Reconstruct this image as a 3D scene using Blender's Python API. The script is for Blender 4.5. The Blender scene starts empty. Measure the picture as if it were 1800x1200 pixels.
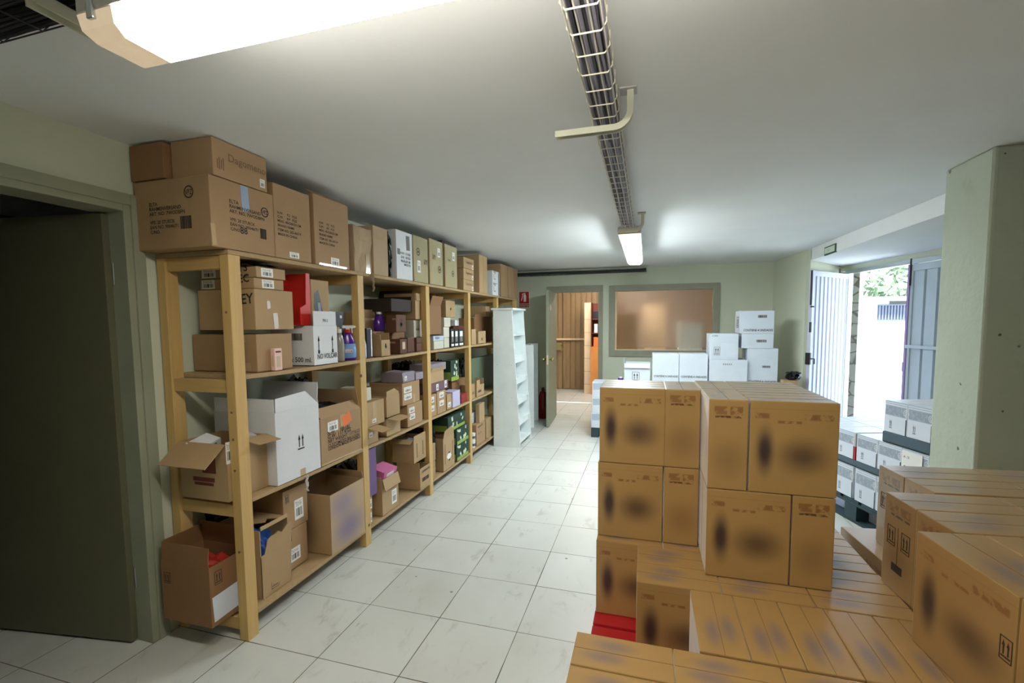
import bpy, bmesh, math, random
from mathutils import Vector, Matrix
random.seed(7)
SC = bpy.context.scene
COL = SC.collection

# ------------------------------------------------------------------ camera
YAW, PIT, ROL = .2849, -.0747, -.0086
cy_, sy_ = math.cos(YAW), math.sin(YAW)
cp_, sp_ = math.cos(PIT), math.sin(PIT)
cr_, sr_ = math.cos(ROL), math.sin(ROL)
fw = Vector((-sy_*cp_, cy_*cp_, sp_)); rt = Vector((cy_, sy_, 0)); up = rt.cross(fw)
r2 = rt*cr_ + up*sr_; u2 = -rt*sr_ + up*cr_
camd = bpy.data.cameras.new('camera'); cam = bpy.data.objects.new('camera', camd); COL.objects.link(cam)
camd.lens = 811.04*36/1800; camd.sensor_width = 36; camd.shift_y = 28.394/1800
camd.clip_start = .02; camd.clip_end = 200
M = Matrix((r2, u2, -fw)).transposed().to_4x4(); M.translation = Vector((0, 0, 1.538))
cam.matrix_world = M
SC.camera = cam
# ------------------------------------------------------------------ world, exposure
SC.view_settings.view_transform = 'Standard'; SC.view_settings.look = 'None'
SC.view_settings.gamma = 1; SC.view_settings.use_curve_mapping = False
SC.view_settings.exposure = 2.05
wd = bpy.data.worlds.new('sky'); SC.world = wd; wd.use_nodes = True
wb = wd.node_tree.nodes['Background']; wb.inputs[0].default_value = (.60, .77, 1, 1); wb.inputs[1].default_value = 1.6
sund = bpy.data.lights.new('sun', 'SUN'); sund.energy = 3.6; sund.angle = .01; sund.color = (.86, .93, 1)
sun = bpy.data.objects.new('sun', sund); COL.objects.link(sun)
sun.rotation_euler = Vector((.30, .52, -1)).to_track_quat('-Z', 'Y').to_euler()   # high, from behind the building
LAMP_A, LAMP_B, LAMP_C = 8.3, 20.0, 7.0

def area_light(name, loc, size, energy, color, rot=(0, 0, 0)):
    l = bpy.data.lights.new(name, 'AREA'); l.shape = 'RECTANGLE'; l.size, l.size_y = size
    l.energy = energy; l.color = color
    o = bpy.data.objects.new(name, l); o.location = loc; o.rotation_euler = rot; COL.objects.link(o); return o

# ------------------------------------------------------------------ materials
def lin(c):
    return tuple((v/255/12.92 if v/255 <= .04045 else ((v/255+.055)/1.055)**2.4) for v in c)
MC = {}
class NT:
    def __init__(s, name):
        s.m = bpy.data.materials.new(name); s.m.use_nodes = True; s.t = s.m.node_tree
        s.b = s.t.nodes['Principled BSDF']
    def n(s, typ, **k):
        x = s.t.nodes.new(typ)
        for a, v in k.items(): setattr(x, a, v)
        return x
    def link(s, a, b): s.t.links.new(a, b)
    def val(s, sock, v):
        if hasattr(v, 'is_output') or isinstance(v, bpy.types.NodeSocket): s.link(v, sock)
        else: sock.default_value = v
    def math(s, op, a, b=0.0, c=0.0):
        x = s.n('ShaderNodeMath', operation=op); s.val(x.inputs[0], a); s.val(x.inputs[1], b)
        if op in ('MULTIPLY_ADD',): s.val(x.inputs[2], c)
        return x.outputs[0]
    def mix(s, f, a, b, bt='MIX'):
        x = s.n('ShaderNodeMix', data_type='RGBA', blend_type=bt)
        s.val(x.inputs['Factor'], f)
        for k, v in ((6, a), (7, b)):
            if isinstance(v, bpy.types.NodeSocket): s.link(v, x.inputs[k])
            else: x.inputs[k].default_value = (*v, 1) if len(v) == 3 else v
        return x.outputs[2]
    def noise(s, scale, vec=None, detail=3, rough=.55, dist=0):
        x = s.n('ShaderNodeTexNoise'); x.inputs['Scale'].default_value = scale; x.inputs['Detail'].default_value = detail
        x.inputs['Roughness'].default_value = rough; x.inputs['Distortion'].default_value = dist
        if vec is not None: s.link(vec, x.inputs['Vector'])
        return x.outputs[0]
    def smooth(s, v, a, b):
        x = s.n('ShaderNodeMapRange', interpolation_type='SMOOTHSTEP'); s.val(x.inputs[0], v)
        x.inputs[1].default_value = a; x.inputs[2].default_value = b
        return x.outputs[0]
    def bump(s, h, strength=.2, dist=.01):
        x = s.n('ShaderNodeBump'); x.inputs['Strength'].default_value = strength; x.inputs['Distance'].default_value = dist
        s.link(h, x.inputs['Height']); s.link(x.outputs[0], s.b.inputs['Normal'])
    def rough(s, r): s.val(s.b.inputs['Roughness'], r)
    def col(s, c):
        if isinstance(c, bpy.types.NodeSocket): s.link(c, s.b.inputs['Base Color'])
        else: s.b.inputs['Base Color'].default_value = (*c, 1)
def plain(name, rgb, rough=.5, metal=0, emis=None, es=0, alpha=1, trans=0, var=.06, nscale=6):
    if name in MC: return MC[name]
    k = NT(name); c = lin(rgb)
    tc = k.n('ShaderNodeTexCoord').outputs['Object']
    nz = k.noise(nscale, tc)
    k.col(k.mix(nz, tuple(max(0, v*(1-var*2)) for v in c), tuple(min(1, v*(1+var*2)) for v in c)))
    k.rough(rough); k.b.inputs['Metallic'].default_value = metal
    if emis: k.b.inputs['Emission Color'].default_value = (*emis, 1); k.b.inputs['Emission Strength'].default_value = es
    if trans: k.b.inputs['Transmission Weight'].default_value = trans
    if alpha < 1: k.b.inputs['Alpha'].default_value = alpha
    MC[name] = k.m; return k.m
TINT = dict(k1=(178, 148, 108), k2=(170, 137, 100), k3=(142, 104, 68), k4=(182, 156, 124), g1=(168, 158, 122), br=(98, 62, 44), blackbrown=(52, 38, 34),
            w1=(226, 228, 232), w2=(206, 202, 184), lilac=(150, 138, 150), lilacw=(190, 186, 214), mauve=(112, 82, 92), redbr=(112, 56, 44),
            purpled=(74, 56, 66), tall=(186, 136, 72), rightk=(176, 138, 84), winew=(214, 222, 232))
def cardboard(t):
    nm = 'cardboard_'+t
    if nm in MC: return MC[nm]
    k = NT(nm); c = lin(TINT[t]); g = k.n('ShaderNodeTexCoord')
    tc = g.outputs['Object']
    rnd = k.n('ShaderNodeObjectInfo').outputs['Random']
    nz = k.noise(5, tc, 4); n2 = k.noise(60, tc, 2)
    base = k.mix(nz, tuple(v*.88 for v in c), tuple(min(1, v*1.10) for v in c))
    base = k.mix(k.math('MULTIPLY', n2, .25), base, tuple(v*.7 for v in c))
    k.col(k.mix(k.math('MULTIPLY', rnd, .22), base, tuple(v*.72 for v in c)))
    wv = k.n('ShaderNodeTexWave'); wv.inputs['Scale'].default_value = 40; wv.inputs['Distortion'].default_value = .6
    k.link(tc, wv.inputs['Vector'])
    k.bump(k.math('ADD', k.math('MULTIPLY', wv.outputs[1], .08), k.math('MULTIPLY', nz, .9)), .12, .01)
    k.rough(.72)
    MC[nm] = k.m; return k.m
def printed(name, rgb, side=(), end=(), top=(), longx=True, var=.1):
    # cardboard with marks printed on its faces; coordinates are fractions of each face
    if name in MC: return MC[name]
    k = NT(name); c = lin(rgb); g = k.n('ShaderNodeTexCoord')
    sp = k.n('ShaderNodeSeparateXYZ'); k.link(g.outputs['Generated'], sp.inputs[0])
    sn = k.n('ShaderNodeSeparateXYZ'); k.link(g.outputs['Normal'], sn.inputs[0])
    gx, gy, gz = sp.outputs; an = [k.math('ABSOLUTE', o) for o in sn.outputs]
    nz = k.noise(5, g.outputs['Object'], 4); n2 = k.noise(60, g.outputs['Object'], 2)
    base = k.mix(nz, tuple(v*(1-var) for v in c), tuple(min(1, v*(1+var)) for v in c))
    base = k.mix(k.math('MULTIPLY', n2, .2), base, tuple(v*.75 for v in c))
    fx = k.math('GREATER_THAN', an[0], .7); fy = k.math('GREATER_THAN', an[1], .7); fz = k.math('GREATER_THAN', sn.outputs[2], .7)
    dn = k.noise(38, g.outputs['Object'], 2)
    def apply(base, face, u, v, marks):
        for kind, cu, cv, ru, rv, soft, color, amt in marks:
            du = k.math('ABSOLUTE', k.math('SUBTRACT', u, cu)); dv = k.math('ABSOLUTE', k.math('SUBTRACT', v, cv))
            if kind == 'e':
                a = k.math('DIVIDE', du, ru); b = k.math('DIVIDE', dv, rv)
                d = k.math('SQRT', k.math('ADD', k.math('MULTIPLY', a, a), k.math('MULTIPLY', b, b)))
                m = k.smooth(d, 1+soft, max(0, 1-soft))
            else:
                m = k.math('MULTIPLY', k.smooth(du, ru+soft, ru-soft), k.smooth(dv, rv+soft, rv-soft))
            if kind == 't': m = k.math('MULTIPLY', m, k.smooth(dn, .38, .52))
            m = k.math('MULTIPLY', k.math('MULTIPLY', m, face), amt)
            base = k.mix(m, base, lin(color))
        return base
    fs, fe, us, ue, tu, tv = (fy, fx, gx, gy, gx, gy) if longx else (fx, fy, gy, gx, gy, gx)
    base = apply(base, fs, us, gz, side); base = apply(base, fe, ue, gz, end); base = apply(base, fz, tu, tv, top)
    k.col(base); k.rough(.30); k.b.inputs['Sheen Weight'].default_value = .9; k.b.inputs['Sheen Roughness'].default_value = .25; k.b.inputs['Coat Weight'].default_value = .35; k.b.inputs['Coat Roughness'].default_value = .3
    k.bump(nz, .06, .01)
    MC[name] = k.m; return k.m
def wood_mat(name, rgb, dirz=True):
    if name in MC: return MC[name]
    k = NT(name); c = lin(rgb); g = k.n('ShaderNodeTexCoord')
    mp = k.n('ShaderNodeMapping'); mp.inputs['Scale'].default_value = (1, 1, .07) if dirz is True else ((.07, 1, 1) if dirz == 'x' else (1, .07, 1))
    k.link(g.outputs['Object'], mp.inputs[0])
    nz = k.noise(45, mp.outputs[0], 4, .6, .8); n2 = k.noise(3, g.outputs['Object'])
    kn = k.n('ShaderNodeTexVoronoi'); kn.inputs['Scale'].default_value = 4.5; k.link(g.outputs['Object'], kn.inputs['Vector'])
    base = k.mix(nz, tuple(v*.72 for v in c), tuple(min(1, v*1.12) for v in c))
    base = k.mix(k.math('MULTIPLY', n2, .3), base, tuple(v*.8 for v in c))
    base = k.mix(k.smooth(kn.outputs['Distance'], .07, .03), base, lin((86, 52, 24)))
    k.col(base); k.rough(.55); k.bump(nz, .15, .004)
    MC[name] = k.m; return k.m
def osb_mat():
    k = NT('chipboard'); g = k.n('ShaderNodeTexCoord'); c = lin((190, 160, 116))
    v = k.n('ShaderNodeTexVoronoi'); v.inputs['Scale'].default_value = 60; k.link(g.outputs['Object'], v.inputs['Vector'])
    k.col(k.mix(k.noise(30, g.outputs['Object']), k.mix(v.outputs['Distance'], tuple(x*.8 for x in c), c), tuple(x*.7 for x in c)))
    k.rough(.75); k.bump(v.outputs['Distance'], .2, .003); MC['chipboard'] = k.m; return k.m
def wall_mat(name, rgb, spots=.0, bumpy=.12):
    k = NT(name); g = k.n('ShaderNodeTexCoord'); c = lin(rgb); tc = g.outputs['Object']
    base = k.mix(k.noise(1.3, tc, 4), tuple(v*.90 for v in c), tuple(min(1, v*1.08) for v in c))
    if spots:
        v = k.n('ShaderNodeTexVoronoi'); v.inputs['Scale'].default_value = 5.5; v.inputs['Randomness'].default_value = 1; k.link(tc, v.inputs['Vector'])
        big = k.smooth(k.noise(2.2, tc, 2), .52, .62)
        base = k.mix(k.math('MULTIPLY', k.smooth(v.outputs['Distance'], .075, .045), k.math('MULTIPLY', big, spots)), base, lin((92, 90, 74)))
        base = k.mix(k.math('MULTIPLY', k.smooth(k.noise(7, tc, 5, .7), .56, .72), .25), base, lin((150, 150, 120)))
    k.col(base); k.rough(.8); k.bump(k.noise(14, tc, 5), bumpy, .02); MC[name] = k.m; return k.m
def floor_mat():
    k = NT('floor_tiles'); g = k.n('ShaderNodeTexCoord'); tc = g.outputs['Object']
    sp = k.n('ShaderNodeSeparateXYZ'); k.link(tc, sp.inputs[0])
    T = .42
    def line(o, off):
        f = k.math('FRACT', k.math('DIVIDE', k.math('SUBTRACT', o, off), T))
        d = k.math('MINIMUM', f, k.math('SUBTRACT', 1.0, f))
        return k.math('MULTIPLY', d, T)
    lx = line(sp.outputs[0], -1.8655-4.2); ly = line(sp.outputs[1], 1.6912-4.2)
    wob = k.math('MULTIPLY', k.smooth(k.noise(2.1, tc, 2), .3, .7), .0016)
    grout = k.math('LESS_THAN', k.math('MINIMUM', lx, ly), k.math('ADD', wob, .0012))
    cx = k.math('FLOOR', k.math('DIVIDE', k.math('SUBTRACT', sp.outputs[0], -6.0655), T)); cyy = k.math('FLOOR', k.math('DIVIDE', k.math('SUBTRACT', sp.outputs[1], -2.5088), T))
    cb = k.n('ShaderNodeCombineXYZ'); k.link(cx, cb.inputs[0]); k.link(cyy, cb.inputs[1])
    wn = k.n('ShaderNodeTexWhiteNoise', noise_dimensions='2D'); k.link(cb.outputs[0], wn.inputs['Vector'])
    add = k.n('ShaderNodeVectorMath', operation='MULTIPLY_ADD'); k.link(wn.outputs['Color'], add.inputs[0]); add.inputs[1].default_value = (9, 9, 9); k.link(tc, add.inputs[2])
    mp = k.n('ShaderNodeMapping'); mp.inputs['Scale'].default_value = (1, .45, 1); mp.inputs['Rotation'].default_value = (0, 0, .5); k.link(add.outputs[0], mp.inputs[0])
    veins = k.smooth(k.noise(9, mp.outputs[0], 6, .65, .6), .56, .70)
    cloud = k.noise(2.2, add.outputs[0], 5)
    base = k.mix(cloud, lin((194, 196, 190)), lin((222, 224, 220)))
    base = k.mix(k.math('MULTIPLY', veins, .34), base, lin((150, 144, 132)))
    base = k.mix(k.math('MULTIPLY', wn.outputs['Value'], .14), base, lin((160, 160, 150)))
    st = k.n('ShaderNodeMapping'); st.inputs['Scale'].default_value = (1, .22, 1); st.inputs['Rotation'].default_value = (0, 0, -.5); k.link(tc, st.inputs[0])
    scuff = k.math('MULTIPLY', k.smooth(k.noise(26, st.outputs[0], 3, .5), .69, .74), k.smooth(k.noise(2.6, tc, 2), .45, .6))
    base = k.mix(k.math('MULTIPLY', scuff, .55), base, lin((92, 86, 78)))
    vo = k.n('ShaderNodeTexVoronoi'); vo.inputs['Scale'].default_value = 3.2; k.link(tc, vo.inputs['Vector'])
    base = k.mix(k.math('MULTIPLY', k.smooth(vo.outputs['Distance'], .035, .022), .7), base, lin((70, 66, 60)))
    dirt = k.smooth(k.noise(1.1, tc, 3), .55, .8)
    base = k.mix(k.math('MULTIPLY', dirt, .25), base, lin((140, 132, 112)))
    base = k.mix(grout, base, lin((70, 66, 58)))
    k.col(base)
    k.rough(k.math('ADD', .26, k.math('MULTIPLY', cloud, .22)))
    k.bump(k.math('SUBTRACT', 1.0, grout), .3, .002); MC['floor'] = k.m; return k.m
def label_mat():
    k = NT('label_paper'); uv = k.n('ShaderNodeUVMap'); sp = k.n('ShaderNodeSeparateXYZ'); k.link(uv.outputs[0], sp.inputs[0])
    u, v = sp.outputs[0], sp.outputs[1]
    sc = k.n('ShaderNodeCombineXYZ'); k.link(k.math('MULTIPLY', u, 26), sc.inputs[0])
    wn = k.noise(1.0, sc.outputs[0], 0)
    bars = k.math('MULTIPLY', k.smooth(wn, .47, .5), k.math('MULTIPLY', k.smooth(k.math('ABSOLUTE', k.math('SUBTRACT', v, .36)), .21, .2), k.smooth(k.math('ABSOLUTE', k.math('SUBTRACT', u, .5)), .37, .36)))
    s2 = k.n('ShaderNodeCombineXYZ'); k.link(k.math('MULTIPLY', u, 14), s2.inputs[0]); k.link(k.math('MULTIPLY', v, 22), s2.inputs[1])
    tx = k.math('MULTIPLY', k.smooth(k.noise(1.0, s2.outputs[0], 1), .5, .58), k.math('MULTIPLY', k.smooth(k.math('ABSOLUTE', k.math('SUBTRACT', v, .78)), .13, .12), k.smooth(k.math('ABSOLUTE', k.math('SUBTRACT', u, .45)), .36, .34)))
    k.col(k.mix(k.math('MAXIMUM', bars, k.math('MULTIPLY', tx, .8)), lin((232, 230, 226)), lin((40, 38, 40)))); k.rough(.5)
    return k.m
MATS = {}
def mt(n):
    if n in MATS: return MATS[n]
    if n in TINT: m = cardboard(n)
    else:
        P = dict(ink=((58, 46, 40), .7), faintink=((128, 100, 74), .7), blackink=((26, 26, 28), .6), tape=((186, 160, 122), .12), bluetape=((150, 168, 196), .35), greytape=((120, 118, 116), .6),
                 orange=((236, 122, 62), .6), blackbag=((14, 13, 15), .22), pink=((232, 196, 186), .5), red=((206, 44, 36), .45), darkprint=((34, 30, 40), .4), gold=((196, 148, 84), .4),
                 clearpl=((150, 146, 132), .15), bluew=((190, 202, 220), .3), navyprint=((20, 24, 40), .35), white=((232, 232, 230), .4), purple=((84, 34, 150), .18), lightblue=((120, 160, 214), .3),
                 redcap=((190, 28, 34), .4), purplem=((104, 78, 128), .5), greenpanel=((104, 120, 98), .45), lime=((142, 164, 70), .5), bluebag=((50, 98, 190), .3), redbag=((170, 40, 30), .4),
                 greybag=((120, 130, 150), .4), teal=((44, 66, 74), .55), slate=((70, 90, 104), .5), redpaint=((188, 30, 34), .6), blackpl=((18, 18, 20), .4), wire=((206, 200, 184), .35),
                 cable=((136, 134, 148), .5), cabled=((46, 44, 52), .5), strut=((196, 196, 176), .4), housing=((176, 172, 168), .5), brass=((200, 178, 120), .25), doorpaint=((146, 150, 128), .5),
                 steel=((190, 196, 200), .3), leafwhite=((196, 198, 216), .5), leafgrey=((178, 190, 198), .5), laminate=((230, 238, 238), .35), corr=((150, 124, 88), .55), orangewall=((214, 140, 70), .6),
                 cream=((226, 200, 166), .4), pvcframe=((150, 150, 132), .6), brownroom=((178, 162, 146), .8), outwhite=((205, 202, 190), .9), greenf=((18, 70, 56), .5), palegl=((206, 214, 190), .4),
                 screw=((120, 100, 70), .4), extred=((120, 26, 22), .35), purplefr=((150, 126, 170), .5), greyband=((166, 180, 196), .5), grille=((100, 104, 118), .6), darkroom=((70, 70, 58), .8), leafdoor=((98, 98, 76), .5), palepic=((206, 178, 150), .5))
        rgb, r = P[n]; m = plain(n, rgb, r, metal=1 if n in ('brass', 'steel', 'wire') and n != 'wire' else 0)
    MATS[n] = m; return m
MATS['label'] = label_mat()
MATS['osb'] = osb_mat(); MATS['pine'] = wood_mat('pine_wood', (208, 172, 108)); MATS['piney'] = wood_mat('pine_wood_across', (204, 168, 106), 'x')
MATS['wall'] = wall_mat('wall_paint', (206, 211, 190), .0); MATS['pillar'] = wall_mat('pillar_paint', (178, 186, 170), .9, .35)
MATS['ceil'] = wall_mat('ceiling_paint', (224, 226, 226), 0, .03)
MATS['stone'] = None

# ------------------------------------------------------------------ mesh helpers
def new_bm(): return bmesh.new()
def mesh_obj(name, bm, mat, parent=None, loc=None, smooth=False):
    me = bpy.data.meshes.new(name); bm.normal_update(); bm.to_mesh(me); bm.free()
    for m in (mat if isinstance(mat, (list, tuple)) else [mat]): me.materials.append(mt(m) if isinstance(m, str) else m)
    if smooth:
        for p in me.polygons: p.use_smooth = True
    o = bpy.data.objects.new(name, me); COL.objects.link(o)
    if parent is not None: o.parent = parent
    if loc is not None: o.location = loc
    return o
def box(bm, x0, x1, y0, y1, z0, z1, bev=0, mx=None):
    vs = [bm.verts.new((x, y, z)) for z in (z0, z1) for y in (y0, y1) for x in (x0, x1)]
    fs = [bm.faces.new([vs[i] for i in f]) for f in ((0, 2, 3, 1), (4, 5, 7, 6), (0, 1, 5, 4), (2, 6, 7, 3), (0, 4, 6, 2), (1, 3, 7, 5))]
    if bev:
        es = list({e for f in fs for e in f.edges})
        r = bmesh.ops.bevel(bm, geom=es, offset=bev, segments=2, affect='EDGES', profile=.6)
        vs = list({v for f in r['faces'] for v in f.verts} | {v for v in vs if v.is_valid})
    if mx is not None: bmesh.ops.transform(bm, matrix=mx, verts=vs)
    return vs
def prism(bm, pts, z0, z1):
    a = [bm.verts.new((x, y, z0)) for x, y in pts]; b = [bm.verts.new((x, y, z1)) for x, y in pts]
    n = len(pts); bm.faces.new(a[::-1]); bm.faces.new(b)
    for i in range(n): bm.faces.new((a[i], a[(i+1) % n], b[(i+1) % n], b[i]))
    bmesh.ops.recalc_face_normals(bm, faces=bm.faces)
def tube(bm, pts, r, n=6, closed_ends=True):
    pts = [Vector(p) for p in pts]; rings = []
    for i, p in enumerate(pts):
        d = (pts[min(i+1, len(pts)-1)]-pts[max(i-1, 0)]).normalized()
        a = d.orthogonal().normalized() if i == 0 else (A-d*A.dot(d)).normalized()
        A = a; b = d.cross(a)
        rr = r[i] if isinstance(r, (list, tuple)) else r
        rings.append([bm.verts.new(p+(a*math.cos(t)+b*math.sin(t))*rr) for t in [2*math.pi*k/n for k in range(n)]])
    for i in range(len(rings)-1):
        for k in range(n): bm.faces.new((rings[i][k], rings[i][(k+1) % n], rings[i+1][(k+1) % n], rings[i+1][k]))
    if closed_ends: bm.faces.new(rings[0][::-1]); bm.faces.new(rings[-1])
def lathe(bm, prof, n=20, cx=0, cy=0, sx=1, sy=1):
    rings = [[bm.verts.new((cx+r*sx*math.cos(2*math.pi*k/n), cy+r*sy*math.sin(2*math.pi*k/n), z)) for k in range(n)] for r, z in prof]
    for i in range(len(rings)-1):
        for k in range(n): bm.faces.new((rings[i][k], rings[i][(k+1) % n], rings[i+1][(k+1) % n], rings[i+1][k]))
    bm.faces.new(rings[0][::-1]); bm.faces.new(rings[-1])
def empty(name, loc, rz=0):
    o = bpy.data.objects.new(name, None); o.location = loc; o.rotation_euler = (0, 0, rz); o.empty_display_size = .05; COL.objects.link(o); return o
def tag(o, label, cat, group=None):
    o['label'] = label; o['category'] = cat
    if group: o['group'] = group
    return o
def struct(o): o['kind'] = 'structure'; return o

# faces of a carton: origin, u, v, normal, width, height  (x depth, y width, z up; origin at base centre)
def face(f, dx, dy, h):
    V = Vector
    if f == 'f': return V((dx/2, -dy/2, 0)), V((0, 1, 0)), V((0, 0, 1)), V((1, 0, 0)), dy, h
    if f == 'n': return V((-dx/2, -dy/2, 0)), V((1, 0, 0)), V((0, 0, 1)), V((0, -1, 0)), dx, h
    if f == 'l': return V((-dx/2, dy/2, 0)), V((0, -1, 0)), V((0, 0, 1)), V((-1, 0, 0)), dy, h
    if f == 't': return V((-dx/2, -dy/2, h)), V((1, 0, 0)), V((0, 1, 0)), V((0, 0, 1)), dx, dy
def patch(bm, fr, cu, cv, w, h, rot=0, th=.0012):
    O, U, Vv, N, W, H = fr
    c = O+U*(cu*W)+Vv*(cv*H); u = U*math.cos(rot)+Vv*math.sin(rot); v = -U*math.sin(rot)+Vv*math.cos(rot)
    uvl = bm.loops.layers.uv.verify()
    q = [(-.5, -.5), (.5, -.5), (.5, .5), (-.5, .5)]
    a = [bm.verts.new(c+u*(x*w)+v*(y*h)-N*.0004) for x, y in q]; b = [bm.verts.new(c+u*(x*w)+v*(y*h)+N*th) for x, y in q]
    uvs = {vv: (x+.5, y+.5) for lst in (a, b) for vv, (x, y) in zip(lst, q)}
    fs = [bm.faces.new(a[::-1]), bm.faces.new(b)]+[bm.faces.new((a[i], a[(i+1) % 4], b[(i+1) % 4], b[i])) for i in range(4)]
    for f in fs:
        for l in f.loops: l[uvl].uv = uvs[l.vert]
TXT = {}
def text_mesh(s):
    if s in TXT: return TXT[s]
    cu = bpy.data.curves.new('t', 'FONT'); cu.body = s; cu.size = 1; cu.resolution_u = 2; cu.offset = .014; cu.align_x = 'LEFT'
    o = bpy.data.objects.new('t', cu); COL.objects.link(o)
    bpy.context.view_layer.update()
    me = bpy.data.meshes.new_from_object(o.evaluated_get(bpy.context.evaluated_depsgraph_get()))
    vs = [v.co.copy() for v in me.vertices]; fs = [tuple(p.vertices) for p in me.polygons]
    bpy.data.objects.remove(o); bpy.data.meshes.remove(me)
    w = max([v.x for v in vs]+[.01])
    TXT[s] = (vs, fs, w); return TXT[s]
def put_text(bm, fr, s, u, v, cap, maxw=None, rot=0, center=False):
    O, U, Vv, N, W, H = fr; vs, fs, w = text_mesh(s)
    sz = cap/.70; sx = sz
    mw = maxw if maxw else (1-u)*W*.97
    if w*sx > mw: sx = mw/w
    uu = U*math.cos(rot)+Vv*math.sin(rot); v2 = -U*math.sin(rot)+Vv*math.cos(rot)
    c = O+U*(u*W)+Vv*(v*H)+N*.0016
    if center: c = c-uu*(w*sx/2)-v2*(cap/2)
    nv = [bm.verts.new(c+uu*(p.x*sx)+v2*(p.y*sz)) for p in vs]
    for f in fs:
        try: bm.faces.new([nv[i] for i in f])
        except ValueError: pass
def arrow_pair(bm, fr, cu, cv, w, h, frame=True):
    O, U, Vv, N, W, H = fr; w *= W; h *= H
    def rect(x0, x1, y0, y1):
        patch(bm, (O+U*(cu*W)+Vv*(cv*H), U, Vv, N, 1, 1), (x0+x1)/2, (y0+y1)/2, x1-x0, y1-y0)
    t = min(w, h)*.05
    if frame:
        rect(-w/2, w/2, -h/2, -h/2+t); rect(-w/2, w/2, h/2-t, h/2); rect(-w/2, -w/2+t, -h/2, h/2); rect(w/2-t, w/2, -h/2, h/2)
    rect(-w*.36, w*.36, -h*.36, -h*.30)
    for sx in (-1, 1):
        x = sx*w*.19; rect(x-w*.045, x+w*.045, -h*.24, h*.22)
        C = O+U*(cu*W+x)+Vv*(cv*H)+N*.0012
        bm.faces.new([bm.verts.new(C+U*a+Vv*b) for a, b in ((-w*.12, h*.12), (w*.12, h*.12), (0, h*.38))])
def crumple(bm, dx, dy, h, amp=.25, n=5, seed=0):
    rd = random.Random(seed)
    bmesh.ops.create_cube(bm, size=1)
    bmesh.ops.subdivide_edges(bm, edges=bm.edges[:], cuts=n, use_grid_fill=True)
    for v in bm.verts:
        p = v.co; s = .5/max(abs(p.x), abs(p.y), abs(p.z), 1e-6); q = p.normalized()*.62
        p = p.lerp(q, .35)
        v.co = Vector((p.x*dx*(1-amp*rd.random()), p.y*dy*(1-amp*rd.random()), max((p.z*(1-amp*rd.random())+.5)*h, 0)))

CHIPS = [(3.03, 1.535), (3.05, 1.43), (3.11, 1.90), (2.94, 1.68), (3.17, .86), (2.99, .85), (2.96, 2.27), (3.12, 1.57), (3.00, 1.20), (2.93, 2.0), (3.10, 2.1)]
# ================================================================== SETTING
ZC = 2.37
bm = new_bm(); box(bm, -4.6, 3.35, -2.2, 11.2, -.12, 0); struct(mesh_obj('floor', bm, floor_mat()))
bm = new_bm(); box(bm, -4.6, 3.35, -2.2, 7.5, ZC, ZC+.12); struct(mesh_obj('ceiling', bm, 'ceil'))
bm = new_bm(); box(bm, -4.6, 3.35, 7.5, 11.2, ZC+.2, ZC+.3); struct(mesh_obj('ceiling', bm, 'ceil'))
bm = new_bm(); prism(bm, [(1.815, 6.16), (2.40, 7.0), (2.62, 6.97), (3.3, 4.0), (3.3, 3.1), (1.905, 3.1)], 2.235, ZC-.001); o = struct(mesh_obj('trim_3', bm, 'ceil')); o['label'] = 'lowered ceiling over the door recess'
# left wall with doorway
bm = new_bm(); box(bm, -2.42, -2.3, -2.2, .66, 0, ZC); box(bm, -2.42, -2.3, 1.60, 7.5, 0, ZC); box(bm, -2.42, -2.3, .66, 1.60, 2.105, ZC)
struct(mesh_obj('wall_left', bm, 'wall'))
bm = new_bm()   # door casing and lining
box(bm, -2.44, -2.285, 1.555, 1.60, 0, 2.105, .003); box(bm, -2.44, -2.285, .66, .705, 0, 2.105, .003); box(bm, -2.44, -2.285, .705, 1.555, 2.06, 2.105, .003)
box(bm, -2.305, -2.275, 1.585, 1.635, 0, 2.14, .003); box(bm, -2.305, -2.275, .62, .67, 0, 2.14, .003); box(bm, -2.305, -2.275, .67, 1.585, 2.09, 2.14, .003)
struct(mesh_obj('trim_1', bm, 'doorpaint'))
dl = empty('door_1', (-2.385, 1.565, 0), math.radians(8.1)); struct(dl); dl['label'] = 'dark olive door leaf open into the unlit room on the left'
bm = new_bm(); box(bm, -.80, 0, -.042, 0, .012, 2.05, .002); mesh_obj('door_panel', bm, 'leafdoor', dl)
for z in (.32, 1.78):
    bm = new_bm(); tube(bm, [(.008, -.006, z-.05), (.008, -.006, z+.05)], .008, 10); mesh_obj('hinge', bm, 'steel', dl)
# unlit room behind the doorway
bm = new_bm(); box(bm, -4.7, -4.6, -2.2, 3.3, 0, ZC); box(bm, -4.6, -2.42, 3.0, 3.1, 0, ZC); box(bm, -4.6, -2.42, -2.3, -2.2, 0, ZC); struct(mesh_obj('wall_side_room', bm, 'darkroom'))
bm = new_bm(); box(bm, -2.42, 3.35, -2.3, -2.2, 0, ZC); struct(mesh_obj('wall_front', bm, 'wall'))
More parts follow.
